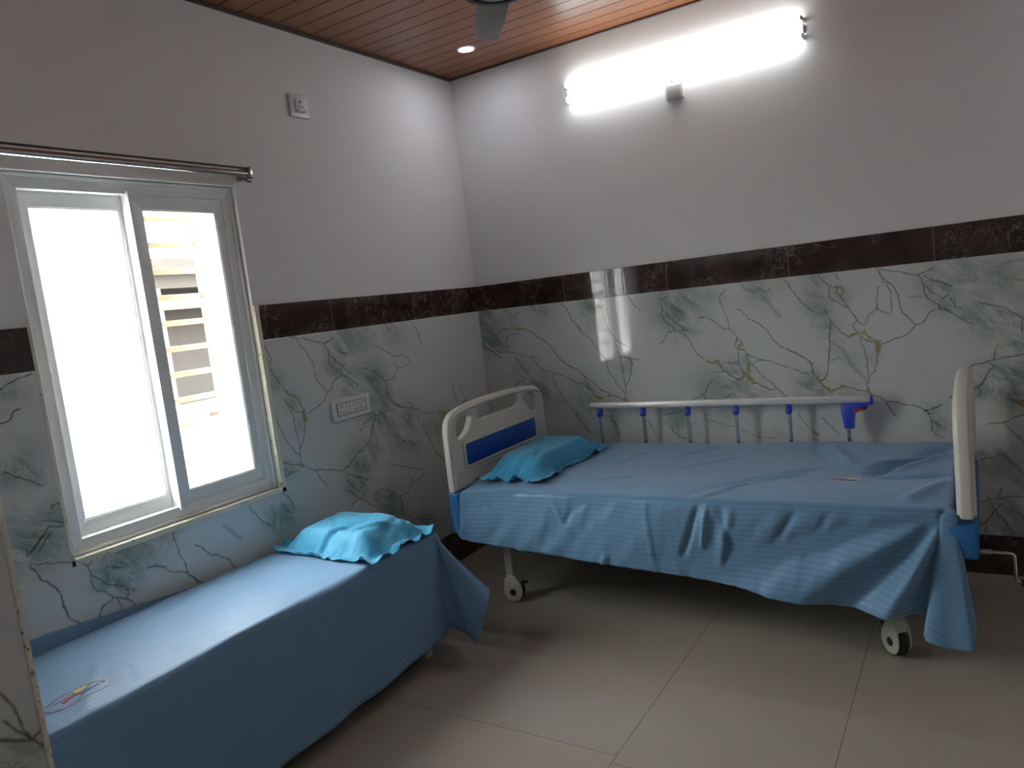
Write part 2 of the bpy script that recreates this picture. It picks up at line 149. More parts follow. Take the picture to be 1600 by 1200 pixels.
# ------------------------------------------------------------------ materials
class N:
    def __init__(s, name):
        s.m = bpy.data.materials.new(name); s.m.use_nodes = True; s.t = s.m.node_tree; s.t.nodes.clear()
        s.out = s.new('ShaderNodeOutputMaterial'); s.b = s.new('ShaderNodeBsdfPrincipled'); s.t.links.new(s.b.outputs[0], s.out.inputs[0])
    def new(s, t, **k):
        n = s.t.nodes.new(t)
        for a, b in k.items(): setattr(n, a, b)
        return n
    def l(s, a, b): s.t.links.new(a, b)
    def set(s, **k):
        for a, v in k.items():
            s.b.inputs[{'col': 'Base Color', 'rough': 'Roughness', 'metal': 'Metallic', 'spec': 'Specular IOR Level', 'ior': 'IOR', 'coat': 'Coat Weight', 'sheen': 'Sheen Weight'}[a]].default_value = (*v, 1) if a == 'col' else v
        return s
    def pos(s): return s.new('ShaderNodeNewGeometry').outputs['Position'] if False else s.new('ShaderNodeTexCoord').outputs['Object']
    def map(s, vec, scale=(1, 1, 1), rot=(0, 0, 0), loc=(0, 0, 0)):
        n = s.new('ShaderNodeMapping'); s.l(vec, n.inputs[0]); n.inputs['Scale'].default_value = scale; n.inputs['Rotation'].default_value = rot; n.inputs['Location'].default_value = loc
        return n.outputs[0]
    def noise(s, vec, scale, detail=4, rough=.5, dist=0.0):
        n = s.new('ShaderNodeTexNoise'); s.l(vec, n.inputs['Vector']); n.inputs['Scale'].default_value = scale; n.inputs['Detail'].default_value = detail; n.inputs['Roughness'].default_value = rough; n.inputs['Distortion'].default_value = dist
        return n.outputs[0]
    def ramp(s, v, *els):
        n = s.new('ShaderNodeValToRGB'); s.l(v, n.inputs[0]); e = n.color_ramp.elements
        while len(e) < len(els): e.new(0.5)
        for i, (p, c) in enumerate(els):
            e[i].position = p; e[i].color = (*c, 1) if isinstance(c, tuple) else (c, c, c, 1)
        return n.outputs[0]
    def mix(s, f, a, b, bt='MIX'):
        n = s.new('ShaderNodeMix', data_type='RGBA', blend_type=bt)
        for i, v in ((0, f), (6, a), (7, b)):
            if hasattr(v, 'is_output'): s.l(v, n.inputs[i])
            else: n.inputs[i].default_value = v if i == 0 else (*v, 1)
        return n.outputs[2]
    def math(s, op, a, b=0.0, c=0.0):
        n = s.new('ShaderNodeMath', operation=op)
        for i, v in enumerate((a, b, c)):
            if hasattr(v, 'is_output'): s.l(v, n.inputs[i])
            else: n.inputs[i].default_value = v
        return n.outputs[0]
    def sep(s, vec):
        n = s.new('ShaderNodeSeparateXYZ'); s.l(vec, n.inputs[0]); return n.outputs
    def attr(s, name):
        n = s.new('ShaderNodeAttribute', attribute_name=name); return n.outputs['Fac']
    def bump(s, h, strength, dist=0.01):
        n = s.new('ShaderNodeBump'); s.l(h, n.inputs['Height']); n.inputs['Strength'].default_value = strength; n.inputs['Distance'].default_value = dist
        s.l(n.outputs[0], s.b.inputs['Normal']); return s
    def col(s, v): s.l(v, s.b.inputs['Base Color']); return s
    def rgh(s, v): s.l(v, s.b.inputs['Roughness']); return s
def plain(name, col, rough=.5, metal=0.0, var=.06, **k):
    n = N(name).set(col=col, rough=rough, metal=metal, **k)
    v = n.noise(n.pos(), 14, 3)
    n.col(n.mix(v, tuple(c*(1-var) for c in col), tuple(min(1, c*(1+var)) for c in col)))
    return n.m

def mat_paint():
    n = N('white wall paint').set(rough=.75, spec=.25)
    p = n.pos(); v = n.noise(p, 1.3, 4); v2 = n.noise(p, 60, 3)
    n.col(n.mix(v, (.76, .738, .725), (.80, .782, .772))); n.bump(v2, .06, .002); return n.m
def seam(n, c, period, off, half):
    """1 on the joint lines of a regular tiling along coordinate c"""
    a = n.math('ADD', c, -off + 50*period); a = n.math('MODULO', a, period)
    a = n.math('SUBTRACT', a, period/2); a = n.math('ABSOLUTE', a)
    return n.math('GREATER_THAN', a, period/2 - half)
def mat_marble(axis, off):
    n = N('white green veined marble tile').set(rough=.06, spec=.5)
    p = n.pos(); xyz = n.sep(p)
    c1 = n.noise(n.map(p, (1, 1, 1)), 2.2, 6, .55)
    base = n.mix(c1, (.57, .585, .565), (.66, .67, .655))
    hc = n.new('ShaderNodeCombineXYZ'); hz = xyz[axis]   # streaks fall to the right along the wall
    a_ = n.math('ADD', n.math('MULTIPLY', hz, .62), n.math('MULTIPLY', xyz[2], .78)); b_ = n.math('SUBTRACT', n.math('MULTIPLY', hz, .78), n.math('MULTIPLY', xyz[2], .62))
    n.l(n.math('MULTIPLY', a_, 2.3), hc.inputs[0]); n.l(b_, hc.inputs[1])
    st = n.noise(hc.outputs[0], 4.2, 8, .68, 1.3)
    cl = n.math('MULTIPLY', n.attr('cloud'), n.ramp(st, (.36, 0.12), (.57, 1.0)))
    base = n.mix(n.math('MINIMUM', n.math('MULTIPLY', cl, 1.25), .95), base, (.20, .285, .24))
    base = n.mix(n.math('MULTIPLY', n.attr('soft'), .45), base, (.18, .225, .20))
    # thin secondary cracks inside the green clouds
    fv = n.math('ABSOLUTE', n.math('SUBTRACT', n.noise(hc.outputs[0], 5.5, 5, .6, 1.0), .5)); fk = n.ramp(fv, (.0, 1.0), (.013, 0.0))
    base = n.mix(n.math('MULTIPLY', n.math('MULTIPLY', fk, n.ramp(n.attr('cloud'), (.10, 0.0), (.45, 1.0))), .55), base, (.13, .16, .13))
    base = n.mix(n.math('MULTIPLY', n.ramp(st, (.56, 0.0), (.78, 1.0)), .30), base, (.36, .43, .38))
    fine = n.noise(p, 45, 3)
    base = n.mix(n.math('MULTIPLY', n.attr('vein'), n.ramp(fine, (.2, .65), (.6, .97))), base, (.075, .072, .055))
    base = n.mix(n.math('MULTIPLY', n.attr('gold'), n.ramp(n.noise(p, 90, 3), (.3, .45), (.62, 1.0))), base, (.30, .235, .07))
    j = n.math('MAXIMUM', seam(n, xyz[axis], 1.193, off, .0012), seam(n, xyz[2], .6005, .1785, .0012))
    base = n.mix(n.math('MULTIPLY', j, .55), base, (.66, .66, .64))
    n.col(base)
    wv = n.noise(n.map(p, (9, 9, .9)), 4.0, 2)
    n.bump(wv, .05, .004); return n.m
def mat_darkmarble(axis, off):
    n = N('dark brown marble border').set(rough=.07, spec=.5)
    p = n.pos(); xyz = n.sep(p)
    c = n.noise(p, 7, 6, .6, .6); base = n.mix(n.ramp(c, (.35, 0.0), (.7, 1.0)), (.026, .016, .014), (.074, .045, .036))
    v = n.noise(n.map(p, (1.4, 1.4, 1), (R(25), R(40), 0)), 4.2, 5, .55, 2.2)
    v = n.math('ABSOLUTE', n.math('SUBTRACT', v, .5)); k = n.ramp(v, (.0, 1.0), (.017, 0.0))
    msk = n.ramp(n.noise(p, 3.1, 2), (.42, 0.0), (.56, 1.0))
    base = n.mix(n.math('MULTIPLY', n.math('MULTIPLY', k, msk), .8), base, (.26, .17, .12))
    v = n.noise(n.map(p, (1, 1, 1), (R(70), R(10), 0), (3, 1, 7)), 9, 6, .6, 3)
    v = n.math('ABSOLUTE', n.math('SUBTRACT', v, .5)); k = n.ramp(v, (.0, 1.0), (.009, 0.0))
    msk = n.ramp(n.noise(n.map(p, loc=(9, 4, 2)), 5, 2), (.50, 0.0), (.60, 1.0))
    base = n.mix(n.math('MULTIPLY', n.math('MULTIPLY', k, msk), .8), base, (.46, .41, .38))
    j = seam(n, xyz[axis], .5965, off, .0013)
    base = n.mix(n.math('MULTIPLY', j, .7), base, (.34, .29, .26))
    n.col(base); n.bump(n.noise(n.map(p, (9, 9, .9)), 4.0, 2), .05, .004); return n.m
def mat_floor():
    n = N('glossy beige floor tile').set(rough=.16, spec=.5)
    p = n.pos(); xyz = n.sep(p)
    c = n.noise(p, 1.6, 6, .6, .4); c2 = n.noise(p, 38, 4, .6)
    base = n.mix(c, (.35, .305, .25), (.415, .362, .30)); base = n.mix(n.math('MULTIPLY', c2, .22), base, (.33, .285, .235))
    gx = lambda v: n.math('GREATER_THAN', xyz[0], v)
    j = n.math('MAXIMUM', seam(n, xyz[0], 1.2, .338, .0013), n.math('MULTIPLY', seam(n, xyz[0], .6, 1.538, .0013), gx(1.5)))
    j = n.math('MAXIMUM', j, n.math('MULTIPLY', seam(n, xyz[1], 1.2, -1.78, .0013), n.math('SUBTRACT', 1.0, gx(1.538))))
    j = n.math('MAXIMUM', j, n.math('MULTIPLY', seam(n, xyz[1], 1.2, -.70, .0013), gx(2.138)))
    j = n.math('MAXIMUM', j, n.math('MULTIPLY', seam(n, xyz[1], 1.2, -.62, .0013), n.math('MULTIPLY', gx(1.538), n.math('SUBTRACT', 1.0, gx(2.138)))))
    n.col(n.mix(n.math('MULTIPLY', j, .8), base, (.10, .085, .07)))
    n.rgh(n.ramp(n.noise(p, 3, 4), (.3, .05), (.7, .11)))
    n.bump(n.noise(n.map(p, (1, 1, 1)), 2.2, 1), .10, .01); return n.m
def mat_ceiling():
    n = N('brown wood plank ceiling').set(rough=.34, spec=.45)
    p = n.pos(); xyz = n.sep(p)
    g = n.noise(n.map(p, (1.2, 26, 1)), 3.2, 8, .6, .5)
    g2 = n.noise(n.map(p, (5, 120, 1)), 2.0, 4, .6)
    idx = n.math('FLOOR', n.math('DIVIDE', n.math('ADD', xyz[1], 10.085), .0995))
    wn = n.new('ShaderNodeTexWhiteNoise', noise_dimensions='1D'); n.l(idx, wn.inputs['W'])
    base = n.mix(g, (.235, .085, .038), (.38, .155, .072))
    base = n.mix(n.math('MULTIPLY', g2, .35), base, (.19, .07, .03))
    base = n.mix(n.math('MULTIPLY', wn.outputs['Value'], .18), base, (.30, .12, .05))
    n.col(base); n.bump(g2, .05, .002); return n.m
def mat_sheet(c0, c1, axis_attr='stripe'):
    n = N('blue satin stripe bed linen').set(rough=.62, spec=.35, sheen=.25)
    s = n.attr(axis_attr)
    t = n.math('SINE', n.math('MULTIPLY', s, 2*math.pi/.0205)); st = n.ramp(n.math('MULTIPLY_ADD', t, .5, .5), (.38, 0.0), (.62, 1.0))
    p = n.pos(); v = n.noise(p, 3.2, 4)
    base = n.mix(st, c0, c1); base = n.mix(n.math('MULTIPLY', v, .25), base, tuple(c*.8 for c in c0))
    n.col(base); n.rgh(n.ramp(st, (0, .64), (1, .42)))
    w_ = n.noise(n.map(p, (1, 1, 1)), 380, 2); n.bump(w_, .10, .001); return n.m
def mat_pillow(c):
    n = N('cyan pillow cloth').set(rough=.6, spec=.35, sheen=.2)
    p = n.pos(); v = n.noise(p, 6, 4)
    n.col(n.mix(v, tuple(k*.88 for k in c), tuple(k*1.1 for k in c))); n.bump(n.noise(p, 55, 4), .12, .004); return n.m
def mat_speckled():
    n = N('cream plaster edge with brown marks').set(rough=.7)
    p = n.pos(); v = n.noise(p, 75, 4, .65, 1.4); k = n.ramp(v, (.60, 0.0), (.635, 1.0))
    msk = n.ramp(n.noise(p, 16, 2), (.44, 0.0), (.54, 1.0))
    n.col(n.mix(n.math('MULTIPLY', k, msk), (.72, .69, .56), (.07, .045, .035))); return n.m
def emis(name, col, st):
    n = N(name); e = n.new('ShaderNodeEmission'); e.inputs[0].default_value = (*col, 1); e.inputs[1].default_value = st
    n.l(e.outputs[0], n.out.inputs[0]); n.t.nodes.remove(n.b); return n.m
def mat_glass():
    n = N('clear window glass'); n.t.nodes.remove(n.b)
    g = n.new('ShaderNodeBsdfGlossy'); g.inputs['Roughness'].default_value = .01; t = n.new('ShaderNodeBsdfTransparent'); t.inputs[0].default_value = (.93, .96, .95, 1)
    f = n.new('ShaderNodeFresnel'); f.inputs[0].default_value = 1.45; x = n.new('ShaderNodeMixShader')
    gm = n.new('ShaderNodeNewGeometry'); fr_ = n.math('MULTIPLY', f.outputs[0], n.math('SUBTRACT', 1.0, gm.outputs['Backfacing']))
    n.l(fr_, x.inputs[0]); n.l(t.outputs[0], x.inputs[1]); n.l(g.outputs[0], x.inputs[2]); n.l(x.outputs[0], n.out.inputs[0]); return n.m
def mat_frosted():
    n = N('frosted window glass'); n.t.nodes.remove(n.b)
    d = n.new('ShaderNodeBsdfTranslucent'); d.inputs[0].default_value = (.93, .96, .98, 1)
    t = n.new('ShaderNodeBsdfTransparent'); t.inputs[0].default_value = (.95, .97, 1, 1)
    x = n.new('ShaderNodeMixShader'); x.inputs[0].default_value = .3
    n.l(d.outputs[0], x.inputs[1]); n.l(t.outputs[0], x.inputs[2]); n.l(x.outputs[0], n.out.inputs[0]); return n.m

M_paint = mat_paint(); M_floor = mat_floor(); M_ceil = mat_ceiling()
M_upvc = plain('white window profile', (.80, .81, .79), .35)
M_abs = plain('cream bed plastic', (.60, .575, .51), .38, var=.03)
M_blue = plain('royal blue plastic', (.012, .065, .36), .35)
M_bump = plain('blue bumper plastic', (.02, .15, .40), .42)
M_knob = plain('bright blue plastic', (.03, .06, .50), .3)
M_red = plain('red plastic lever', (.35, .012, .03), .35)
M_steel = plain('painted grey steel', (.42, .43, .40), .4, .1)
M_chrome = plain('chrome', (.62, .60, .59), .16, 1.0)
M_alu = plain('satin aluminium', (.78, .75, .72), .38, .55)
M_black = plain('black rubber', (.012, .012, .013), .55)
M_castor = plain('cream castor plastic', (.58, .55, .47), .4)
M_white = plain('white plastic', (.68, .68, .67), .3, var=.02)
M_hole = plain('dark socket hole', (.02, .02, .02), .6)
M_dark = plain('dark brown metal trim', (.08, .05, .045), .5)
M_matt = plain('dark blue mattress cover', (.02, .05, .12), .6)
M_sheet = mat_sheet((.148, .282, .440), (.164, .305, .468))
M_sheet2 = mat_sheet((.122, .252, .405), (.142, .285, .445))
M_pil = mat_pillow((.045, .33, .52)); M_pil2 = mat_pillow((.03, .27, .46))
M_speck = mat_speckled(); M_glass = mat_glass(); M_frost = mat_frosted()
M_fan = plain('grey brown fan enamel', (.16, .15, .145), .35)
M_fan2 = plain('dark fan ring', (.03, .028, .03), .3)
M_grille = plain('cream painted grille', (.62, .40, .26), .5)
M_ext = plain('sunlit white plaster', (.85, .84, .82), .8)
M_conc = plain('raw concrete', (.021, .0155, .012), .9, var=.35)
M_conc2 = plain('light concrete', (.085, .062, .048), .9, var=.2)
M_soil = plain('dusty ground', (.030, .0225, .018), .95, var=.3)
M_tube = emis('lit tube', (.95, .99, 1.0), TUBE_W)
M_spot = emis('lit downlight', (.86, .88, 1.0), SPOT_W)

# ------------------------------------------------------------------ the setting
def struct(o, label): tag(o, label, kind='structure'); return o
XR, YF = 3.75, -4.7          # right and front limits of the room
OY0, OY1, OZ0, OZ1 = -2.49, -1.622, .749, 2.013   # window opening
WT = .27                     # wall thickness
fl = MB().box(-.3, XR+.2, YF-.2, .2, -.12, 0).build('floor', M_floor, smooth=False); struct(fl, 'glossy beige tiled floor')
# ceiling as real tongue-and-groove planks
cb = MB(); ys = [-.0 - .088 - .0995*k for k in range(-1, 48)]
for a, b in zip(ys, ys[1:]):
    y1 = min(a, 0.0) - .003; y0 = max(b, YF) + .003
    if y1 - y0 > .01: cb.box(0, XR, y0, y1, H, H+.02)
cb.box(-.3, XR+.2, YF-.2, .2, H+.012, H+.1)
struct(cb.build('ceiling', M_ceil, smooth=False), 'brown wood plank ceiling')
e = .008   # tiles stand this proud of the plaster
wl = MB()
wl.box(-WT, -e, OY1, .2, -.1, H+.1); wl.box(-WT, -e, YF-.2, OY0, -.1, H+.1)
wl.box(-WT, -e, OY0, OY1, -.1, OZ0); wl.box(-WT, -e, OY0, OY1, OZ1, H+.1)
struct(wl.build('wall_left', M_paint, smooth=False), 'white painted wall with the window')
struct(MB().box(-WT, XR+.2, e, .2, -.1, H+.1).build('wall_back', M_paint, smooth=False), 'white painted wall behind the hospital bed')
struct(MB().box(XR, XR+.2, YF-.2, e, -.1, H+.1).build('wall_right', M_paint, smooth=False), 'white painted wall')
struct(MB().box(-e, XR, YF-.2, YF, -.1, H+.1).build('wall_front', M_paint, smooth=False), 'white painted wall')
PX, PY = 1.20, -3.15
struct(MB().box(-e, PX-e, YF, PY-e, 0, H).build('wall_partition', M_paint, smooth=False), 'marble clad corner of the partition at the left edge')

def fields(polys, clouds, S, Z, jit=1.0):
    D = {k: np.zeros(S.shape) for k in 'dgs'}
    rnd = random.Random(5)
    for k, wid, pts in polys:
        pts = [(a/1000., b/1000.) for a, b in pts]
        for _ in range(2):
            q = [pts[0]]
            for a, b in zip(pts, pts[1:]):
                L = math.hypot(b[0]-a[0], b[1]-a[1]); j = min(.004, L*.09)*jit
                q += [((a[0]+b[0])/2 + rnd.uniform(-j, j), (a[1]+b[1])/2 + rnd.uniform(-j, j)), b]
            pts = q
        W = {'d': 1.0, 'g': 1.3, 's': 5.0}[k]*max(wid, 2.4)/1000.*.58
        W = max(W, .0018)
        for a, b in zip(pts, pts[1:]):
            mg = W*2.2 + .006
            wv = W*rnd.uniform(.75, 1.25)
            s0, s1 = min(a[0], b[0])-mg, max(a[0], b[0])+mg; z0, z1 = min(a[1], b[1])-mg, max(a[1], b[1])+mg
            i0, i1 = np.searchsorted(S[0, :], [s0, s1]); j0, j1 = np.searchsorted(Z[:, 0], [z0, z1])
            if i1 <= i0 or j1 <= j0: continue
            s = S[j0:j1, i0:i1]; z = Z[j0:j1, i0:i1]
            d = np.array([b[0]-a[0], b[1]-a[1]]); L2 = d@d + 1e-12
            t = np.clip(((s-a[0])*d[0] + (z-a[1])*d[1])/L2, 0, 1)
            dist = np.hypot(s-a[0]-t*d[0], z-a[1]-t*d[1])
            v = np.clip(1.5 - dist/wv, 0, 1) if k != 's' else np.clip(1.2 - dist/wv, 0, 1)**1.5
            D[k][j0:j1, i0:i1] = np.maximum(D[k][j0:j1, i0:i1], v)
    C = np.zeros(S.shape)
    for s, z, r, st in clouds:
        C = np.maximum(C, .85*st*np.exp(-((S-s/1000.)**2 + (Z-z/1000.)**2)/(.0000015*r*r)))
    return D, C
def wainscot(name, axis, plane, sgn, s0, s1, z0, z1, hole, key, mat, res=.003, label=''):
    ss = [s0, s1]; zz = [z0, z1]
    def lin(cuts):
        out = []
        for a, b in zip(cuts, cuts[1:]):
            n = max(1, int(round((b-a)/res))); out += list(np.linspace(a, b, n, endpoint=False))
        return np.array(out + [cuts[-1]])
    cs = sorted({s0, s1} | ({h for h in hole[:2] if s0 < h < s1} if hole else set())); cz = sorted({z0, z1} | ({h for h in hole[2:] if z0 < h < z1} if hole else set()))
    sa = lin(cs); za = lin(cz); S, Z = np.meshgrid(sa, za); ns, nz = len(sa), len(za)
    D, C = fields(VEINS[key], CLOUDS[key], S, Z, 0.1 if key == 'P' else 1.0)
    co = np.zeros((nz*ns, 3)); oth = 0 if axis == 1 else 1
    co[:, axis] = S.ravel(); co[:, 2] = Z.ravel(); co[:, oth] = plane
    idx = np.arange(nz*ns).reshape(nz, ns)
    q = np.stack([idx[:-1, :-1], idx[:-1, 1:], idx[1:, 1:], idx[1:, :-1]], -1).reshape(-1, 4)
    if hole:
        cx = (S[:-1, :-1]+S[1:, 1:]).ravel()/2; cz_ = (Z[:-1, :-1]+Z[1:, 1:]).ravel()/2
        q = q[~((cx > hole[0]) & (cx < hole[1]) & (cz_ > hole[2]) & (cz_ < hole[3]))]
    if sgn < 0: q = q[:, ::-1]
    # skirt of the slab: outer rim pushed back by e
    me = bpy.data.meshes.new(name); me.vertices.add(len(co)); me.vertices.foreach_set('co', co.ravel())
    me.loops.add(q.size); me.loops.foreach_set('vertex_index', q.ravel().astype(np.int32))
    me.polygons.add(len(q)); me.polygons.foreach_set('loop_start', np.arange(0, q.size, 4, dtype=np.int32)); me.polygons.foreach_set('loop_total', np.full(len(q), 4, dtype=np.int32))
    me.update(calc_edges=True)
    for nm, arr in (('vein', D['d']), ('gold', D['g']), ('soft', D['s']), ('cloud', C)):
        a = me.attributes.new(nm, 'FLOAT', 'POINT'); a.data.foreach_set('value', arr.ravel().astype(np.float32))
    me.materials.append(mat)
    o = link(bpy.data.objects.new(name, me))
    sm = o.modifiers.new('slab', 'SOLIDIFY'); sm.thickness = e*.99; sm.offset = -1
    return struct(o, label)
# the same printed tile repeats: carry the pattern on to the tiles that were not traced
def _more(key, ds, dz, keep):
    VEINS[key] += [(k_, w_, q_) for k_, w_, q_ in [(k_, w_, [(a+ds, b+dz) for a, b in pts]) for k_, w_, pts in list(VEINS[key])] if all(keep(*p) for p in q_)]
    CLOUDS[key] += [c_ for c_ in [(a+ds, b+dz, r_, t_) for a, b, r_, t_ in list(CLOUDS[key])] if keep(c_[0], c_[1])]
_more('R', 1193, 0, lambda s_, z_: s_ > 2800 and z_ > 790)
_more('R', 0, -601, lambda s_, z_: z_ < 570 or (s_ > 2640 and z_ < 775))
_more('L', 0, -601, lambda s_, z_: z_ < 480 and s_ > -1500)
VEINS['P'] = [(k_, w_*.6, p_) for k_, w_, p_ in VEINS['P']]
_more('P', -420, 380, lambda s_, z_: z_ < 1370)
_more('P', -150, -420, lambda s_, z_: z_ > 185)
hole = (OY0-.002, OY1+.002, OZ0, OZ1)
mL = mat_marble(1, 0.0); mR = mat_marble(0, -.004)
wainscot('trim_1', 1, 0.0, 1, PY, 0, .175, 1.3796, hole, 'L', mL, label='white green veined marble tiles under the window')
wainscot('trim_2', 0, 0.0, 1, 0, XR, .175, 1.3796, None, 'R', mR, label='white green veined marble tiles behind the hospital bed')
wainscot('trim_3', 1, PX, 1, YF, PY, .175, 1.3796, None, 'P', mL, res=.0027, label='marble tiles on the partition corner')
# dark border and skirting tiles
dL = mat_darkmarble(1, 0.0); dR = mat_darkmarble(0, -.004)
tb = MB().box(-e, 0, OY1+.022, 0, 1.3796, 1.526, .0008).box(-e, 0, PY, OY0-.004, 1.3796, 1.518, .0008); struct(tb.build('trim_4', dL, smooth=False), 'dark brown marble border on the window wall')
struct(MB().box(0, XR, 0, e, 1.3796, 1.526, .0008).build('trim_5', dR, smooth=False), 'dark brown marble border on the wall behind the bed')
struct(MB().box(PX-e, PX, YF, PY, 1.3796, 1.526, .0008).box(0, PX-e, PY-e, PY, 1.3796, 1.526, .0008).build('trim_6', dL, smooth=False), 'dark border on the partition')
struct(MB().box(-e, 0.004, PY, 0, 0, .175, .0008).build('baseboard_left', dL, smooth=False), 'dark brown marble skirting')
struct(MB().box(0, XR, -.004, e, 0, .175, .0008).build('baseboard_back', dR, smooth=False), 'dark brown marble skirting')
struct(MB().box(PX-e, PX+.004, YF, PY, 0, .175, .0008).build('baseboard_partition', dL, smooth=False), 'dark brown marble skirting')
struct(MB().box(PX-.012, PX+.003, PY-.008, PY+.001, 0, 1.526, .002).build('trim_7', M_speck, smooth=False), 'chipped cream tile edge of the partition')
wainscot('trim_8', 0, PY, -1, 0, PX-.012, .0, 1.3796, None, 'R', mR, res=.008, label='marble tiles on the partition end')
cv_ = MB().box(-e, .010, YF, 0, H-.012, H-.001); cv_.box(0, XR, -.006, e, H-.008, H-.001); struct(cv_.build('trim_9', M_dark, smooth=False), 'thin dark ceiling edge trim')
# unfinished plaster edge around the window, speckled
sp_ = MB(); k = .021
sp_.box(-.04, .0015, OY1-.001, OY1+k, OZ0-k, 1.526, .002); sp_.box(-.04, .0015, OY0-k*.6, OY0+.001, OZ0-k, 1.518, .002); sp_.box(-.04, .0015, OY0-k*.6, OY1+k, OZ0-k, OZ0+.001, .002)
struct(sp_.build('trim_10', M_speck), 'chipped cream edge around the window opening')

# ------------------------------------------------------------------ window
def frame_ring(y0, y1, z0, z1, x0, x1, wy, wz, bev=.004):
    m_ = MB()
    # mitred profile pieces
    for poly in ([(y0, z0), (y1, z0), (y1-wy, z0+wz), (y0+wy, z0+wz)], [(y1, z0), (y1, z1), (y1-wy, z1-wz), (y1-wy, z0+wz)],
                 [(y1, z1), (y0, z1), (y0+wy, z1-wz), (y1-wy, z1-wz)], [(y0, z1), (y0, z0), (y0+wy, z0+wz), (y0+wy, z1-wz)]):
        m_.prism(poly, (x0, 0, 0), (0, 1, 0), (0, 0, 1), (x1-x0, 0, 0), .0012)
    return m_
win = MB()
win = frame_ring(OY0, OY1, OZ0, OZ1, -.115, -.035, .050, .052)
W1 = win.build('window_1', M_upvc); struct(W1, 'white sliding window with a frosted left pane')
lip = frame_ring(OY0+.004, OY1-.004, OZ0+.004, OZ1-.004, -.037, -.028, .012, .012); lip.build('frame_lip', M_upvc, W1)
SZ0, SZ1 = OZ0+.045, OZ1-.045
sR = frame_ring(-2.075, -1.652, SZ0, SZ1, -.072, -.042, .055, .056).build('sliding_sash', M_upvc, W1)
frame_ring(-2.075+.050, -1.652-.050, SZ0+.051, SZ1-.051, -.068, -.045, .010, .010).build('glazing_bead', M_upvc, sR)
tag(MB().box(-.060, -.056, -2.020, -1.707, SZ0+.056, SZ1-.056).build('window_pane', M_glass, sR, smooth=False), 'clear glass pane')
MB().box(-.045, -.022, -2.077, -2.071, SZ0-.004, SZ1+.004, .0015).build('interlock_strip', M_upvc, sR)
sL = frame_ring(-2.452, -2.030, SZ0, SZ1, -.108, -.078, .055, .056).build('sliding_sash', M_upvc, W1)
frame_ring(-2.452+.050, -2.030-.050, SZ0+.051, SZ1-.051, -.104, -.081, .010, .010).build('glazing_bead', M_upvc, sL)
tag(MB().box(-.096, -.092, -2.397, -2.085, SZ0+.056, SZ1-.056).build('window_pane', M_frost, sL, smooth=False), 'frosted white glass pane')
lt = MB().box(-.078, -.074, -2.437, -2.417, 1.335, 1.455, .0015); lt.prism([(0, 0), (.012, 0), (.004, .06)], (-.074, -2.433, 1.365), (0, 1, 0), (0, 0, 1), (.014, 0, 0), .001)
lt.cyl((-.078, -2.427, 1.475), (-.0745, -2.427, 1.475), .004, n=12).cyl((-.078, -2.427, 1.315), (-.0745, -2.427, 1.315), .004, n=12)
tag(lt.build('sash_latch', M_upvc, sL), 'small white latch')
# white outer reveal and sill
ov = MB().box(-WT-.02, -.115, OY1-.004, OY1, OZ0, OZ1).box(-WT-.02, -.115, OY0, OY0+.004, OZ0, OZ1).box(-WT-.04, -.115, OY0, OY1, OZ0, OZ0+.004).box(-WT-.02, -.115, OY0, OY1, OZ1-.004, OZ1)
ov.box(-WT-.02, -WT, OY1, OY1+.6, OZ0-.5, OZ1+.3)
struct(ov.build('window_1_reveal', M_ext, smooth=False), 'white outer window reveal'); bpy.data.objects['window_1_reveal'].name = 'trim_11'
# security grille
gr = thing('window_grille', 'cream painted ladder grille bars outside the clear window pane', 'grille', (-.225, -2.05, .93))
for y in (-1.690, -1.955, -2.22, -2.45):
    MB().box(-.228, -.222, y-.017, y+.017, OZ0+.004, OZ1-.004, .001).build('upright_bar', M_grille, gr).matrix_parent_inverse = gr.matrix_basis.inverted()
for k in range(10):
    z = .968 + k*.1045
    MB().box(-.236, -.222, -2.46, -1.69, z-.011, z+.011, .001).build('cross_bar', M_grille, gr).matrix_parent_inverse = gr.matrix_basis.inverted()
# curtain rod
rod = thing('curtain_rod', 'chrome curtain rod mounted on the wall above the window', 'curtain rod', (.055, -2.05, 2.05))
def adopt(p, *os):
    inv = Matrix.Translation(p.location).inverted() if p.rotation_euler.z == 0 else (Matrix.Translation(p.location) @ Matrix.Rotation(p.rotation_euler.z, 4, 'Z')).inverted()
    for o in os: o.parent = p; o.matrix_parent_inverse = inv
    return os[0]
adopt(rod, MB().cyl((.058, -2.72, 2.051), (.058, -1.600, 2.051), .0125).build('rod_tube', M_chrome))
adopt(rod, MB().cyl((.058, -2.72, 2.074), (.058, -1.600, 2.074), .004).build('reflection_strip', M_dark))  # dark strip put in for the ceiling's reflection along the chrome rod
for y in (-1.596, -2.70):
    adopt(rod, MB().box(-.006, .074, y-.012, y+.010, 2.033, 2.078, .003).cyl((.058, y-.016, 2.028), (.058, y+.004, 2.028), .010, n=16).build('end_bracket', plain('dark chrome', (.30, .28, .28), .22, 1.0) if y > -2 else M_chrome))

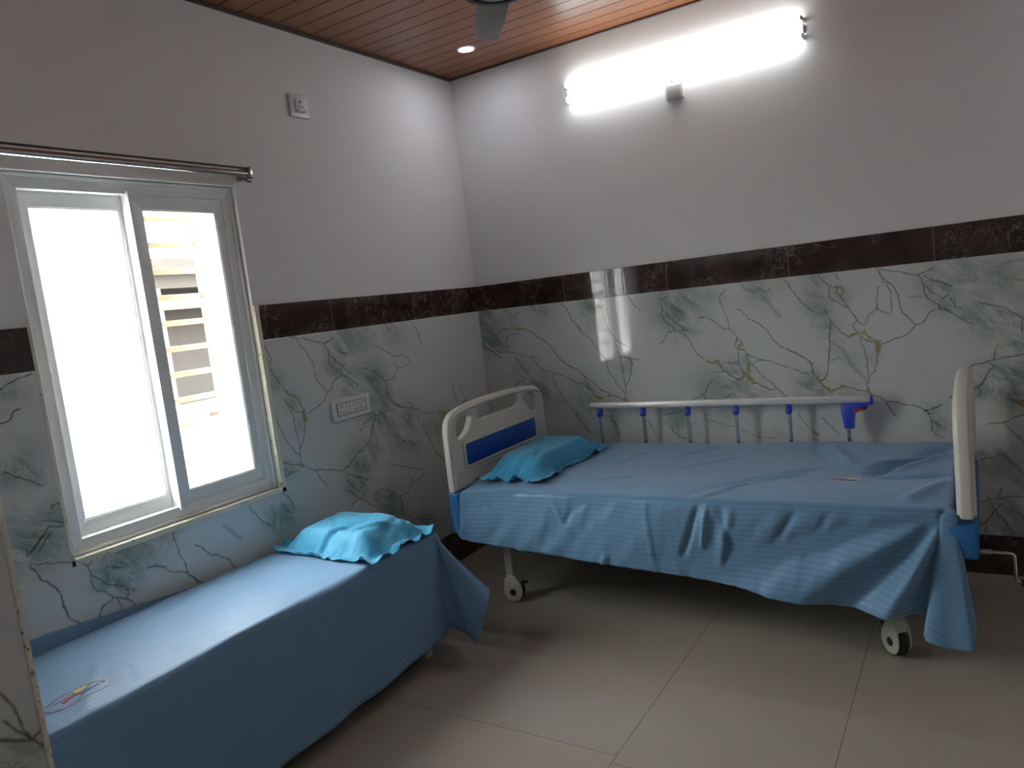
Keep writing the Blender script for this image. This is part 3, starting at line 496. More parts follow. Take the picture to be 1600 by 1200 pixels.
# ------------------------------------------------------------------ outside
struct(MB().box(-30, -WT-.05, -14, 22, .15, .35).build('ground_outside', M_soil, smooth=False), 'dusty ground outside'); bpy.data.objects['ground_outside'].name = 'floor_outside'
struct(MB().box(-7, -1.0, -6.4, -6.2, .35, 3.2).build('wall_added_outside', M_ext, smooth=False), 'unseen white wall added outside to brighten the window reflection in the tiles')  # out of view, added as a bright backdrop for the window's mirror image
EX = thing('unfinished_building', 'unfinished brown concrete building seen through the clear window pane', 'building', (-6.0, 1.5, .35))
def ext(name, mat, *boxes, par=None):
    m_ = MB()
    for b in boxes: m_.box(*b)
    o = m_.build(name, mat, smooth=False); adopt(EX, o); return o
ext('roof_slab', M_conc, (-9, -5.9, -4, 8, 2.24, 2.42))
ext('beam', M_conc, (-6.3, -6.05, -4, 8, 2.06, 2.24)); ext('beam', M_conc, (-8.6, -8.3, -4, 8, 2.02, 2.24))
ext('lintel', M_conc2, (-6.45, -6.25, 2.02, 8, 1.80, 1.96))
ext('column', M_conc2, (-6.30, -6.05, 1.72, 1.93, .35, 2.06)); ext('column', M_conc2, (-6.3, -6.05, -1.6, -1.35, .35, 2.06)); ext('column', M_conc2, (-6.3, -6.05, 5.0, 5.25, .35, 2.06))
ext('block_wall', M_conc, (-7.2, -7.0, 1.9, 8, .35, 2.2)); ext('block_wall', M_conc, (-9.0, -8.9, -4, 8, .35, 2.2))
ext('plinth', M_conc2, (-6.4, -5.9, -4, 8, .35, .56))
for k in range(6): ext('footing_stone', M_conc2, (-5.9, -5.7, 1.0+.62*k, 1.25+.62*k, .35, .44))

# ------------------------------------------------------------------ fittings on the walls
def socket_plate():
    t = thing('power_socket', 'white rectangular power socket plate with three outlets on the marble wall', 'power socket', (0, -1.160, 1.012))
    a = []
    o = MB().box(0.0005, .011, -1.286, -1.034, .962, 1.062, .003).build('cover_plate', M_white); a.append(o)
    o2 = MB(); 
    o2.box(.010, .0135, -1.252, -1.200, .985, 1.040, .001); adopt(t, o, o2.build('outlet', M_white))
    for (y0, y1) in ((-1.146, -1.108), (-1.104, -1.066)):
        adopt(t, MB().box(.010, .0135, y0, y1, .985, 1.040, .001).build('outlet', M_white))
    for (y0, y1) in ((-1.196, -1.174), (-1.172, -1.150)):
        adopt(t, MB().box(.010, .0145, y0, y1, .985, 1.040, .001).build('switch', M_white))
    for yc, s in ((-1.226, 1.0), (-1.127, .8), (-1.085, .8)):
        for d, z, r in ((0, 1.026, .0042), (-.010, .999, .0034), (.010, .999, .0034)): adopt(t, MB().cyl((.0130, yc+d*s, z), (.0139, yc+d*s, z), r*s, n=12).build('pin_hole', M_hole))
    fr = MB()
    for b in ((-1.256, -1.062, 1.0405, 1.0425), (-1.256, -1.062, .9825, .9845), (-1.257, -1.2545, .983, 1.042), (-1.0635, -1.061, .983, 1.042)): fr.box(.0105, .0118, *b)
    adopt(t, fr.build('inner_border', M_black))
socket_plate()
def hook_plate():
    t = thing('wall_outlet', 'small square white wall plate with a round socket high on the window wall', 'wall plate', (-.008, -1.212, 2.392))
    x = -.008
    adopt(t, MB().box(x, x+.012, -1.266, -1.160, 2.341, 2.441, .003).build('cover_plate', M_white))
    adopt(t, MB().box(x+.011, x+.018, -1.238, -1.184, 2.362, 2.420, .004).build('outlet', M_white))
    for d, z, r in ((0, 2.407, .005), (-.011, 2.385, .0038), (.011, 2.385, .0038)): adopt(t, MB().cyl((x+.016, -1.211+d, z), (x+.0188, -1.211+d, z), r, n=12).build('pin_hole', M_hole))
    adopt(t, MB().tube([(x+.018, -1.236, 2.372), (x+.026, -1.230, 2.364), (x+.026, -1.192, 2.364), (x+.018, -1.186, 2.372)], .003).build('lip', M_white))
hook_plate()
# tube light
tl = thing('tube_light', 'long lit tube light on the back wall under the ceiling', 'tube light', (1.33, 0, 2.463))
adopt(tl, MB().box(.740, 1.926, -.014, .007, 2.444, 2.484, .004).build('batten_body', M_white))
for dz in (-.037, .037):
    adopt(tl, MB().cyl((.752, -.034, 2.464+dz), (1.914, -.034, 2.464+dz), .0165, n=28).build('lamp_tube', M_tube))
    for x0, x1 in ((.738, .753), (1.913, 1.928)):
        adopt(tl, MB().box(x0, x1, -.046, .005, 2.454+dz, 2.474+dz, .005).build('tube_holder', M_white))
jb = thing('junction_box', 'small white junction box with a wire just under the tube light', 'junction box', (1.32, .008, 2.352))
adopt(jb, MB().box(1.276, 1.364, -.022, .008, 2.300, 2.376, .004).build('box_body', M_white))
adopt(jb, MB().box(1.284, 1.356, -.026, -.021, 2.308, 2.368, .003).build('lid', M_white))
adopt(jb, MB().tube([(1.315, -.012, 2.374), (1.311, -.014, 2.385), (1.309, -.012, 2.397)], .0025, 8).build('wire', M_dark))
# corner downlight; the others are added out of view to fill the room with light
for i, (dx, dy, lab) in enumerate(((.363, -.352, 'small round lit downlight in the wood ceiling near the room corner'), (3.35, -.352, 'unseen downlight added as room fill at the right end of the back wall'),
                                   (3.35, -2.35, 'unseen downlight added as room fill beside the right wall'), (2.0, -4.3, 'unseen downlight added as room fill behind the camera'))):
    dl = thing('downlight', lab, 'ceiling light', (dx, dy, H), group='downlights in the wood ceiling')
    adopt(dl, MB().lathe([(.036, -.002), (.040, -.006), (.046, -.006), (.050, -.001), (.050, .004), (.036, .004)], (dx, dy, H)).build('trim_ring', M_white))
    adopt(dl, MB().lathe([(.0001, -.003), (.036, -.003), (.036, .002)], (dx, dy, H)).build('lens', M_spot))
# ceiling fan
FZ = 2.35
fan = thing('ceiling_fan', 'grey brown ceiling fan with a dark hub hanging at the top edge', 'ceiling fan', (1.35, -1.66, FZ))
adopt(fan, MB().lathe([(.0001, -.012), (.040, -.014), (.066, -.008), (.074, 0), (.100, .004), (.108, .018), (.106, .060), (.085, .082), (.040, .092), (.0001, .094)], (1.35, -1.66, FZ)).build('motor_housing', M_fan))
adopt(fan, MB().lathe([(.084, .006), (.088, -.006), (.104, -.006), (.113, .004), (.113, .016), (.104, .02)], (1.35, -1.66, FZ)).build('hub_ring', M_fan2))
adopt(fan, MB().cyl((1.35, -1.66, FZ+.09), (1.35, -1.66, H-.04), .013).build('down_rod', M_fan))
adopt(fan, MB().lathe([(.0001, -.002), (.05, -.002), (.06, .0), (.02, -.06), (.0001, -.07)][::-1], (1.35, -1.66, H)).build('ceiling_canopy', M_fan))
ang0 = math.atan2(.344, -.266)
for k in range(3):
    a = ang0 + k*2*math.pi/3
    Mb = Matrix.Translation((1.35, -1.66, FZ+.012)) @ Matrix.Rotation(a, 4, 'Z') @ Matrix.Rotation(R(7), 4, 'X')
    b_ = MB(); prof = [(.095, -.052), (.30, -.050), (.445, -.044), (.455, -.036), (.455, .036), (.445, .042), (.095, .056)]
    b_.prism(prof, (0, 0, 0), (1, 0, 0), (0, 1, 0), (0, 0, .006), .0015); b_.box(.12, .44, .004, .0065, -.002, .001, .0005); b_.bm.transform(Mb)
    bo = adopt(fan, b_.build('blade', M_fan))
    c_ = MB().box(.06, .15, -.026, .026, .006, .012, .002); c_.bm.transform(Mb); adopt(fan, c_.build('blade_bracket', M_fan2))

# ------------------------------------------------------------------ cloth helpers
def sheet(name, mat, label, cat, C0, C1, F0, F1, zt, hem, fold, mapf, na, nb, ndrop, rnd_r=.03, stripe_dir=1, kc=16, extra=None):
    """top rectangle (a along the bed C0..C1, b across F0..F1; b=F1 is the open side). hem(s) -> Vector, s in 0..8 round the bed"""
    A = [C0 + (C1-C0)*i/na for i in range(na+1)]; B = [F0 + (F1-F0)*j/nb for j in range(nb+1)]
    V = []; ST = []; F = []; idx = {}
    for i, a in enumerate(A):
        for j, b in enumerate(B):
            p = mapf(a, b); p = Vector((p[0], p[1], zt(a, b))); idx[i, j] = len(V); V.append(p); ST.append(b)
    for i in range(na):
        for j in range(nb): F.append((idx[i, j], idx[i+1, j], idx[i+1, j+1], idx[i, j+1]))
    per = [(idx[i, nb], i/na) for i in range(na+1)]
    per += [(idx[na, nb], 1 + k/kc) for k in range(1, kc)]
    per += [(idx[na, nb-j], 2 + j/nb) for j in range(nb+1)]
    per += [(idx[na, 0], 3 + k/kc) for k in range(1, kc)]
    per += [(idx[na-i, 0], 4 + i/na) for i in range(na+1)]
    per += [(idx[0, 0], 5 + k/kc) for k in range(1, kc)]
    per += [(idx[0, j], 6 + j/nb) for j in range(nb+1)]
    per += [(idx[0, nb], 7 + k/kc) for k in range(1, kc)]
    rows = [[p[0] for p in per]]
    for r in range(1, ndrop+1): rows.append([None]*len(per))
    for q, (vi, s) in enumerate(per):
        P = V[vi]; E = hem(s); o = Vector((E.x-P.x, E.y-P.y, 0)); Hh = o.length; o.normalize()
        drop = P.z - E.z; rr = min(rnd_r, Hh*.9) if Hh > 1e-4 else 0.0
        arc = rr*math.pi/2; tot = arc + max(drop-rr, .02); back = 3 <= s <= 6
        for r in range(1, ndrop+1):
            t = (r/ndrop); d = t*tot
            if back:
                zz = P.z + (E.z-P.z)*t - .042*math.sin(math.pi*min(1, t*1.1))*(1 if E.z > P.z-.01 else 0.2); p = Vector((P.x+(E.x-P.x)*t, P.y+(E.y-P.y)*t, zz))
            else:
                if d < arc: h = rr*math.sin(d/rr) if rr > 0 else 0; v = rr*(1-math.cos(d/rr)) if rr > 0 else 0; f = 0
                else: f = (d-arc)/max(tot-arc, 1e-6); h = rr + (Hh-rr)*f**1.15; v = rr + (drop-rr)*f
                p = Vector((P.x, P.y, P.z)) + o*h - Vector((0, 0, v))
                p = fold(s, p, t, o)
            rows[r][q] = len(V); V.append(p)
            if s <= 1: st = F1 + d
            elif s < 2: st = F1 + d*math.cos((s-1)*math.pi/2)
            elif s <= 3: st = F1 + (F0-F1)*(s-2)
            elif s < 7: st = ST[vi]
            else: st = F1 + d*math.sin((s-7)*math.pi/2)
            ST.append(st)
    n = len(per)
    for r in range(ndrop):
        for q in range(n):
            a, b, c, d = rows[r][q], rows[r][(q+1) % n], rows[r+1][(q+1) % n], rows[r+1][q]
            F.append((d, c, b, a) if a != b else (d, c, a))
    me = bpy.data.meshes.new(name); me.from_pydata(V, [], F)
    at = me.attributes.new('stripe', 'FLOAT', 'POINT'); at.data.foreach_set('value', ST)
    bm = bmesh.new(); bm.from_mesh(me); bmesh.ops.recalc_face_normals(bm, faces=bm.faces[:]); bm.to_mesh(me); bm.free()
    me.materials.append(mat); me.polygons.foreach_set('use_smooth', [True]*len(me.polygons)); me.update()
    o = link(bpy.data.objects.new(name, me)); tag(o, label, cat)
    sd = o.modifiers.new('thickness', 'SOLIDIFY'); sd.thickness = .0018; sd.offset = 0
    return o
def keyed(keys):
    ks = sorted(keys)
    def f(s):
        s = s % 8
        for (a, P), (b, Q) in zip(ks, ks[1:]):
            if a <= s <= b:
                t = (s-a)/(b-a) if b > a else 0; t = t*t*(3-2*t)*.5 + t*.5
                return Vector(P).lerp(Vector(Q), t)
        return Vector(ks[-1][1])
    return f
CK = 1.0
def crease(x, y, x0, y0, x1, y1, wd, h):
    """smooth ridge (h>0) or valley (h<0) along a segment, fading at its ends"""
    dx, dy = x1-x0, y1-y0; L2 = dx*dx+dy*dy; t = ((x-x0)*dx+(y-y0)*dy)/L2
    if t < -.15 or t > 1.15: return 0.0
    tt = min(max(t, 0), 1); d = math.hypot(x-x0-tt*dx, y-y0-tt*dy)
    e_ = min(1, (t+.15)/.3)*min(1, (1.15-t)/.3)
    return CK*h*math.exp(-(d/wd)**2)*max(e_, 0)
nz = lambda x, y, z=0.0: noise.noise(Vector((x, y, z)))

# ------------------------------------------------------------------ low bed under the window
BZ = .512; HY = -1.355
bed1 = thing('examination_couch', 'low narrow bed standing under the window, fully draped in blue', 'bed', (.30, -2.1, 0))
adopt(bed1, MB().box(.03, .570, -3.10, -1.395, .44, BZ-.016, .02).build('mattress', M_matt))
fr1 = MB().box(.04, .565, -3.11, -1.40, .40, .44, .004); adopt(bed1, fr1.build('frame', M_steel))
for x in (.075, .535):
    for y in (-1.455, -3.06):
        lg = MB().cyl((x, y, .03), (x, y, .40), .019).build('leg', M_steel); adopt(bed1, lg)
        MB().lathe([(.0001, 0), (.021, 0), (.023, .006), (.021, .045), (.019, .048)], (x, y, 0)).build('foot_cap', M_castor, lg).matrix_parent_inverse = lg.matrix_parent_inverse if False else Matrix.Identity(4)
def zt1(a, b):
    x, y = b, -a
    z = BZ + .0022*nz(x*6, y*5, 1) + .0012*nz(x*22, y*15, 4)
    z += crease(x, y, .16, -2.12, .50, -2.32, .008, -.0035) + crease(x, y, .45, -2.35, .56, -2.42, .006, -.003)
    z += crease(x, y, .30, -2.62, .56, -2.80, .014, .004) + crease(x, y, .42, -2.60, .55, -2.66, .007, -.004) + crease(x, y, .36, -2.85, .52, -2.95, .01, .004)
    return z
hem1 = keyed([(0, (.622, -1.41, .085)), (.25, (.632, -1.85, .07)), (.6, (.628, -2.5, .055)), (1, (.62, -3.11, .05)), (1.5, (.64, -3.15, .03)), (2, (.60, -3.142, .06)), (3, (.05, -3.142, .10)), (3.5, (.01, -3.142, .4)),
              (4, (.002, -3.10, .563)), (4.3, (.002, -2.62, .552)), (4.5, (.003, -2.30, .520)), (4.7, (.008, -2.0, .49)), (5, (.008, -1.38, .485)), (5.5, (.01, -1.34, .4)),
              (6, (.04, -1.33, .16)), (6.6, (.40, -1.29, .12)), (7, (.62, -1.27, .12)), (7.15, (.72, -1.27, .20)), (7.32, (.79, -1.31, .26)), (7.44, (.815, -1.36, .235)), (7.60, (.760, -1.405, .055)), (7.74, (.690, -1.36, .075)), (7.87, (.610, -1.375, .105)), (8, (.622, -1.41, .085))])
def fold1(s, p, t, o):
    if s <= 1:
        y = p.y; a = t**1.3
        p = p + Vector((1, 0, 0))*a*(.010*nz(y*3.1, .3, t*.6) + .006*nz(y*9, 2, t) + .0035*math.sin(y*21 + t*2))
        c = math.exp(-((y+1.78+.02*t)/.012)**2) * (t > .05) + .8*math.exp(-((y+1.63)/.010)**2); p.x -= .005*c*math.sin(math.pi*t)
    elif s >= 6 and s <= 7: p = p + o*(t*.02*math.sin(p.x*18))
    return p
S1 = sheet('bed_sheet', M_sheet, 'light blue satin striped sheet on the low bed under the window', 'bed sheet',
           1.375, 3.11, .045, .572, zt1, hem1, fold1, lambda a, b: (b, -a), 150, 52, 34)
def emblem(name, parent, P, u, v, zf, parts):
    """thin embroidery threads lying on the cloth"""
    for nm, mat, loops in parts:
        m_ = MB()
        for pts, wd in loops:
            q = []
            for (a, b) in pts:
                x = P[0]+u[0]*a+v[0]*b; y = P[1]+u[1]*a+v[1]*b; q.append((x, y, zf(x, y)))
            for c, d in zip(q, q[1:]):
                dd = Vector((d[0]-c[0], d[1]-c[1], 0)); 
                if dd.length < 1e-6: continue
                nn = Vector((-dd.y, dd.x, 0)).normalized()*wd/2; up = Vector((0, 0, .0022))
                vs_ = [m_.bm.verts.new(Vector(c)+nn+up), m_.bm.verts.new(Vector(c)-nn+up), m_.bm.verts.new(Vector(d)-nn+up), m_.bm.verts.new(Vector(d)+nn+up)]
                m_.bm.faces.new(vs_)
        o = m_.build(nm, mat, parent, smooth=False); sd = o.modifiers.new('thickness', 'SOLIDIFY'); sd.thickness = .0012; sd.offset = 0
def ell(cx, cy, rx, ry, a0=0, a1=360, n=40): return [(cx+rx*math.cos(R(a0+(a1-a0)*k/n)), cy+ry*math.sin(R(a0+(a1-a0)*k/n))) for k in range(n+1)]
T_yel = plain('yellow thread', (.52, .46, .16), .6); T_red = plain('red thread', (.45, .02, .04), .6); T_wht = plain('cream thread', (.72, .68, .66), .6); T_blu = plain('dark blue thread', (.03, .10, .26), .6); T_pnk = plain('faded pink thread', (.42, .30, .30), .6)
def emb_parts(k=1.0):
    sw = [([(.004, .012+.0042*j), (.038, .012+.0042*j)], .0046) for j in range(5)]
    return [('yellow_patch', T_yel, sw),
            ('red_stroke', T_red, [([(-.040, -.004), (-.018, .006), (.0, .013)], .010*k), ([(.002, .013), (.010, .0)], .004)]),
            ('cream_ring', T_wht, [(ell(.0, .0, .088, .043, 20, 150), .0016), (ell(.0, .0, .080, .038, -60, 60), .0026), (ell(0, 0, .086, .040, 200, 330), .0014)]),
            ('pink_ring', T_pnk, [(ell(-.035, -.008, .045, .024), .0014), (ell(-.05, 0, .035, .03, 90, 300), .0014)]),
            ('blue_stroke', T_blu, [([(.006, -.008), (.03, -.006), (.060, .002)], .0035)])]
emblem('emblem', S1, (.452, -2.762), (-.06, .998), (-1, -.06), lambda x, y: zt1(-y, x), emb_parts())

# ------------------------------------------------------------------ hospital bed
YC = -.558; HX = .45; FX = 2.477
bed2 = thing('hospital_bed', 'white and blue hospital bed with side rail and castors along the back wall', 'hospital bed', (1.45, YC, 0))
half = .450
def ab(y): return y - YC
outer = [(-half, .575), (-half, .80), (-half+.004, .872), (-half+.030, .918), (-half+.085, .943), (-.20, .958), (0, .963), (.20, .958), (half-.085, .943), (half-.030, .918), (half-.004, .872), (half, .80), (half, .575)]
def arc_sm(pts, it=2):
    for _ in range(it):
        out = [pts[0]]
        for a, b in zip(pts, pts[1:]): out += [(a[0]*.75+b[0]*.25, a[1]*.75+b[1]*.25), (a[0]*.25+b[0]*.75, a[1]*.25+b[1]*.75)]
        pts = out + [pts[-1]]
    return pts
outer = arc_sm(outer)
def inset(pts, d):
    out = []
    for i, p in enumerate(pts):
        a_ = pts[max(i-1, 0)]; b_ = pts[min(i+1, len(pts)-1)]; tx, ty = b_[0]-a_[0], b_[1]-a_[1]; L = math.hypot(tx, ty)
        out.append((p[0]+ty/L*d, p[1]-tx/L*d))
    return out
earL = smooth_loop([(-.315+(a_+.315)*1.17, .862+(b_-.862)*1.17) for a_, b_ in [(-.382, .836), (-.376, .875), (-.350, .909), (-.297, .917), (-.255, .905), (-.247, .881), (-.279, .837), (-.32, .809), (-.368, .800)]], 3)
earR = [(-a, b) for a, b in earL][::-1]
slot = smooth_loop([(-.208, .930), (-.185, .938), (-.10, .943), (.10, .943), (.185, .938), (.208, .930), (.202, .868), (.165, .852), (.08, .856), (-.08, .856), (-.165, .852), (-.202, .868)], 2)
Mface = lambda x: Matrix(((0, 0, 1, x), (1, 0, 0, YC), (0, 1, 0, 0), (0, 0, 0, 1)))
def end_board(name, x, th, inner):
    b = curve_plate(name, [inset(outer, .005), earL, slot, earR], th*.72, .009, M_abs, None, Mface(x), 3); adopt(bed2, b)
    rim = MB(); rim.tube([(0, p[0], p[1]) for p in inset(outer, .015)], .015, 16); rim.bm.transform(Matrix.Translation((x, YC, 0)) @ Matrix.Diagonal((th/.030, 1, 1, 1)))
    bm_ = bmesh.new(); bm_.from_mesh(b.data); tmpm = bpy.data.meshes.new('t'); bmesh.ops.recalc_face_normals(rim.bm, faces=rim.bm.faces[:]); rim.bm.to_mesh(tmpm); bm_.from_mesh(tmpm); bm_.to_mesh(b.data); bm_.free(); bpy.data.meshes.remove(tmpm)
    b.data.polygons.foreach_set('use_smooth', [True]*len(b.data.polygons)); b.data.set_sharp_from_angle(angle=R(50))
    sgn = inner
    xs = x + sgn*th*.36
    # recessed blue panel in a raised cream border
    o = MB(); 
    rc = []
    for (cx, cy, a0) in ((.317, .682, 270), (.317, .758, 0), (-.317, .758, 90), (-.317, .682, 180)):
        rc += [(cx+.016*math.cos(R(a0+k*15)), cy+.016*math.sin(R(a0+k*15))) for k in range(7)]
    o.prism(rc, (xs-sgn*.004, YC, 0), (0, 1, 0), (0, 0, 1), (sgn*.0075, 0, 0), .0015); pn = o.build('colour_panel', M_blue, b)
    g = curve_plate('panel_border', [[(p[0]*1.035, (p[1]-.72)*1.16+.72) for p in rc], rc], .010, .003, M_abs, b, Mface(xs), 2)
    MB().box(xs-.002, xs+sgn*.0025, YC-half+.01, YC+half-.01, .636, .642, .001).build('moulded_line', M_abs, b)
    return b
hb = end_board('headboard', HX-.027, .050, 1)
fb = end_board('footboard', FX, .056, -1)
def bumpers(parent, x, th):
    o = MB().box(x-th/2-.008, x+th/2+.008, YC-half-.010, YC+half+.010, .425, .560, .014)
    return adopt(bed2, o.build('lower_panel', M_bump))
adopt(bed2, MB().box(HX-.055, HX+.003, YC-half-.002, YC+half+.002, .365, .565, .012).build('lower_panel', M_bump))
adopt(bed2, MB().box(2.418, 2.507, YC-half-.004, YC+half+.004, .430, .543, .012).build('lower_panel', M_bump))
adopt(bed2, MB().box(.485, 2.41, -.955, -.135, .500, .568, .02).build('mattress', M_matt))
fr2 = MB()
for y in (-.93, -.165): fr2.box(.46, 2.43, y-.02, y+.02, .43, .49, .003)
for x in (.48, 1.0, 1.5, 2.0, 2.40): fr2.box(x-.02, x+.02, -.93, -.165, .44, .48, .003)
for y in (-.85, -.245): fr2.box(.50, 2.35, y-.02, y+.02, .285, .325, .003)
for x in (.60, 2.242): fr2.box(x-.02, x+.02, -.85, -.245, .285, .325, .003)
for x in (.9, 1.9): fr2.box(x-.015, x+.015, -.86, -.82, .32, .44).box(x-.015, x+.015, -.275, -.235, .32, .44)
adopt(bed2, fr2.build('frame', M_steel))
adopt(bed2, MB().box(.48, 2.42, -.96, -.14, .486, .499).build('deck', M_steel))
def castor(x, y, ang):
    Mx = Matrix.Translation((x, y, 0)) @ Matrix.Rotation(ang, 4, 'Z')
    lg = MB().box(x-.020, x+.020, y-.020, y+.020, .125, .300, .004).build('leg', M_steel); adopt(bed2, lg)
    hsg = MB()
    hp = [(-.048, .030), (-.054, .055), (-.050, .082), (-.034, .102), (-.028, .130), (.028, .130), (.036, .085), (.040, .055), (.030, .022), (.010, .008), (-.012, .005), (-.034, .012)]
    for s in (-1, 1): hsg.prism(smooth_loop(hp, 1), (0, s*.024-.003, 0), (1, 0, 0), (0, 0, 1), (0, .006, 0), .001)
    hsg.prism(smooth_loop([(-.048, .075), (-.044, .098), (-.030, .112), (-.028, .128), (.028, .128), (.028, .085), (.0, .098), (-.03, .09)], 1), (0, -.024, 0), (1, 0, 0), (0, 0, 1), (0, .048, 0), .001)
    hsg.cyl((0, 0, .120), (0, 0, .136), .026)
    hsg.bm.transform(Mx); h_ = adopt(bed2, hsg.build('castor_housing', M_castor))
    wh = MB().lathe([(.010, -.017), (.042, -.017), (.050, -.012), (.051, 0), (.050, .012), (.042, .017), (.010, .017)], (-.006, 0, .051), 'Y', 36); wh.bm.transform(Mx); adopt(bed2, wh.build('wheel', M_black))
    hc = MB().cyl((-.006, -.0285, .051), (-.006, .0285, .051), .0155, n=24); hc.bm.transform(Mx); hb_ = hc.build('hub_cap', M_black, h_); hb_.matrix_parent_inverse = Matrix.Identity(4)
    pd = MB().box(-.075, -.035, -.014, .014, .088, .096, .003); pd.bm.transform(Mx); pd_ = pd.build('brake_pedal', M_black, h_)
for (x, y, a) in ((.602, -.862, R(195)), (2.242, -.862, R(-48)), (.602, -.235, R(160)), (2.242, -.235, R(30))): castor(x, y, a)
# side rail on the wall side
ry = -.088
rail = MB().box(.722, 2.112, ry-.012, ry+.012, .786, .820, .008).build('side_rail', M_alu); adopt(bed2, rail)
for x in (.778, 1.026, 1.268, 1.511, 1.760, 2.014):
    p_ = MB().tube([(x, ry, .780), (x, ry, .45)], .0085).build('rail_post', M_chrome, rail)
    if x < 2: MB().box(x-.013, x+.013, ry-.014, ry+.014, .742, .790, .007).sphere((x, ry-.010, .756), .0155, (1, .8, 1)).build('rail_joint', M_knob, rail)
    MB().box(x-.014, x+.014, ry-.013, ry+.013, .50, .56, .005).build('rail_joint', M_knob, rail)
MB().box(.70, 2.13, ry-.010, ry+.010, .470, .500, .004).build('lower_rail', M_alu, rail)
MB().box(2.110, 2.121, ry-.013, ry+.013, .780, .818, .003).build('end_cap', M_knob, rail)
lk = MB().prism([(1.988, .787), (2.115, .790), (2.098, .770), (2.048, .762), (2.040, .742), (2.039, .672), (1.999, .672), (1.990, .740)], (0, ry-.020, 0), (1, 0, 0), (0, 0, 1), (0, .040, 0), .003)
lk.box(2.004, 2.010, ry-.0225, ry-.019, .700, .735).box(2.010, 2.034, ry-.0225, ry-.019, .693, .698)
lkb = lk.build('rail_lock', M_knob, rail)
MB().prism(smooth_loop([(2.040, .765), (2.090, .766), (2.096, .758), (2.070, .755), (2.048, .748), (2.040, .738)], 1), (0, ry-.026, 0), (1, 0, 0), (0, 0, 1), (0, .052, 0), .002).build('release_lever', M_red, lkb)
# crank under the foot end
ck = MB().tube([(2.40, -.42, .250), (2.54, -.42, .250)], .010)
ck = ck.build('crank', M_chrome); adopt(bed2, ck)
MB().tube([(2.53, -.42, .2500), (2.60, -.42, .2490), (2.608, -.42, .247), (2.614, -.42, .240), (2.616, -.42, .150), (2.618, -.42, .142), (2.626, -.42, .137), (2.65, -.42, .136)], .0065).build('crank_arm', M_chrome, ck)
MB().lathe([(.0001, 0), (.012, 0), (.015, .01), (.015, .085), (.012, .095), (.0001, .095)], (2.632, -.42, .136), 'X', 20).build('grip', M_blue, ck)

# blue sheet on the hospital bed
CK = 1.7
def zt2(a, b):
    x, y = a, -b
    z = .604 + .003*nz(x*3.2, y*4, 3) + .0045*nz((x+y)*7, (x-y)*3, 8) + .0022*nz((x+.6*y)*18, y*7, 2)
    # falls off towards the open side at the head end
    z -= .020*math.exp(-((x-.48)/.16)**2)*max(0, (-.70-y)/.28) + .014*max(0, (-.80-y)/.17)**2
    z += .012*math.exp(-((x-1.95)/.25)**2)*math.exp(-((y+.10)/.10)**2) + .012*math.exp(-((x-2.38)/.12)**2)*math.exp(-((y+.12)/.16)**2)
    z += crease(x, y, 2.42, -.18, 2.16, -.62, .038, -.016) + crease(x, y, 2.40, -.30, 2.22, -.60, .022, .010)
    z += crease(x, y, 1.55, -.95, 1.95, -.58, .020, -.009) + crease(x, y, 1.58, -.92, 1.92, -.66, .014, .008) + crease(x, y, 1.62, -.98, 1.75, -.80, .010, -.006)
    z += crease(x, y, 1.30, -.42, 1.46, -.20, .012, -.005) + crease(x, y, 1.38, -.62, 1.60, -.38, .02, .005) + crease(x, y, 1.05, -.60, 1.12, -.30, .02, .004)
    z += crease(x, y, 1.95, -.18, 2.08, -.52, .028, .008) + crease(x, y, 1.88, -.20, 1.99, -.46, .022, -.006) + crease(x, y, 2.12, -.52, 2.36, -.28, .016, .007)
    z += crease(x, y, 2.18, -.68, 2.42, -.62, .02, -.008) + crease(x, y, 2.30, -.95, 2.42, -.70, .025, .008) + crease(x, y, .95, -.9, 1.25, -.75, .02, .004)
    return z
hem2 = keyed([(0, (.455, -1.012, .345)), (.30, (1.04, -1.020, .305)), (.58, (1.60, -1.022, .268)), (.81, (2.05, -1.030, .222)), (.94, (2.30, -1.030, .225)), (1.0, (2.345, -1.040, .215)),
              (1.10, (2.350, -1.062, .165)), (1.28, (2.405, -1.085, .148)), (1.45, (2.472, -1.072, .145)), (1.62, (2.490, -1.025, .25)), (1.80, (2.452, -.995, .34)), (2, (2.437, -.93, .44)),
              (3, (2.437, -.14, .50)), (3.5, (2.43, -.105, .5)), (4, (2.40, -.104, .50)), (5, (.50, -.104, .50)), (5.5, (.475, -.11, .5)),
              (6, (.462, -.15, .50)), (7, (.462, -.90, .50)), (7.2, (.458, -.985, .50)), (7.42, (.428, -1.004, .552)), (7.62, (.418, -1.010, .50)), (7.80, (.420, -1.012, .40)), (7.92, (.432, -1.012, .358)), (8, (.455, -1.012, .345))])
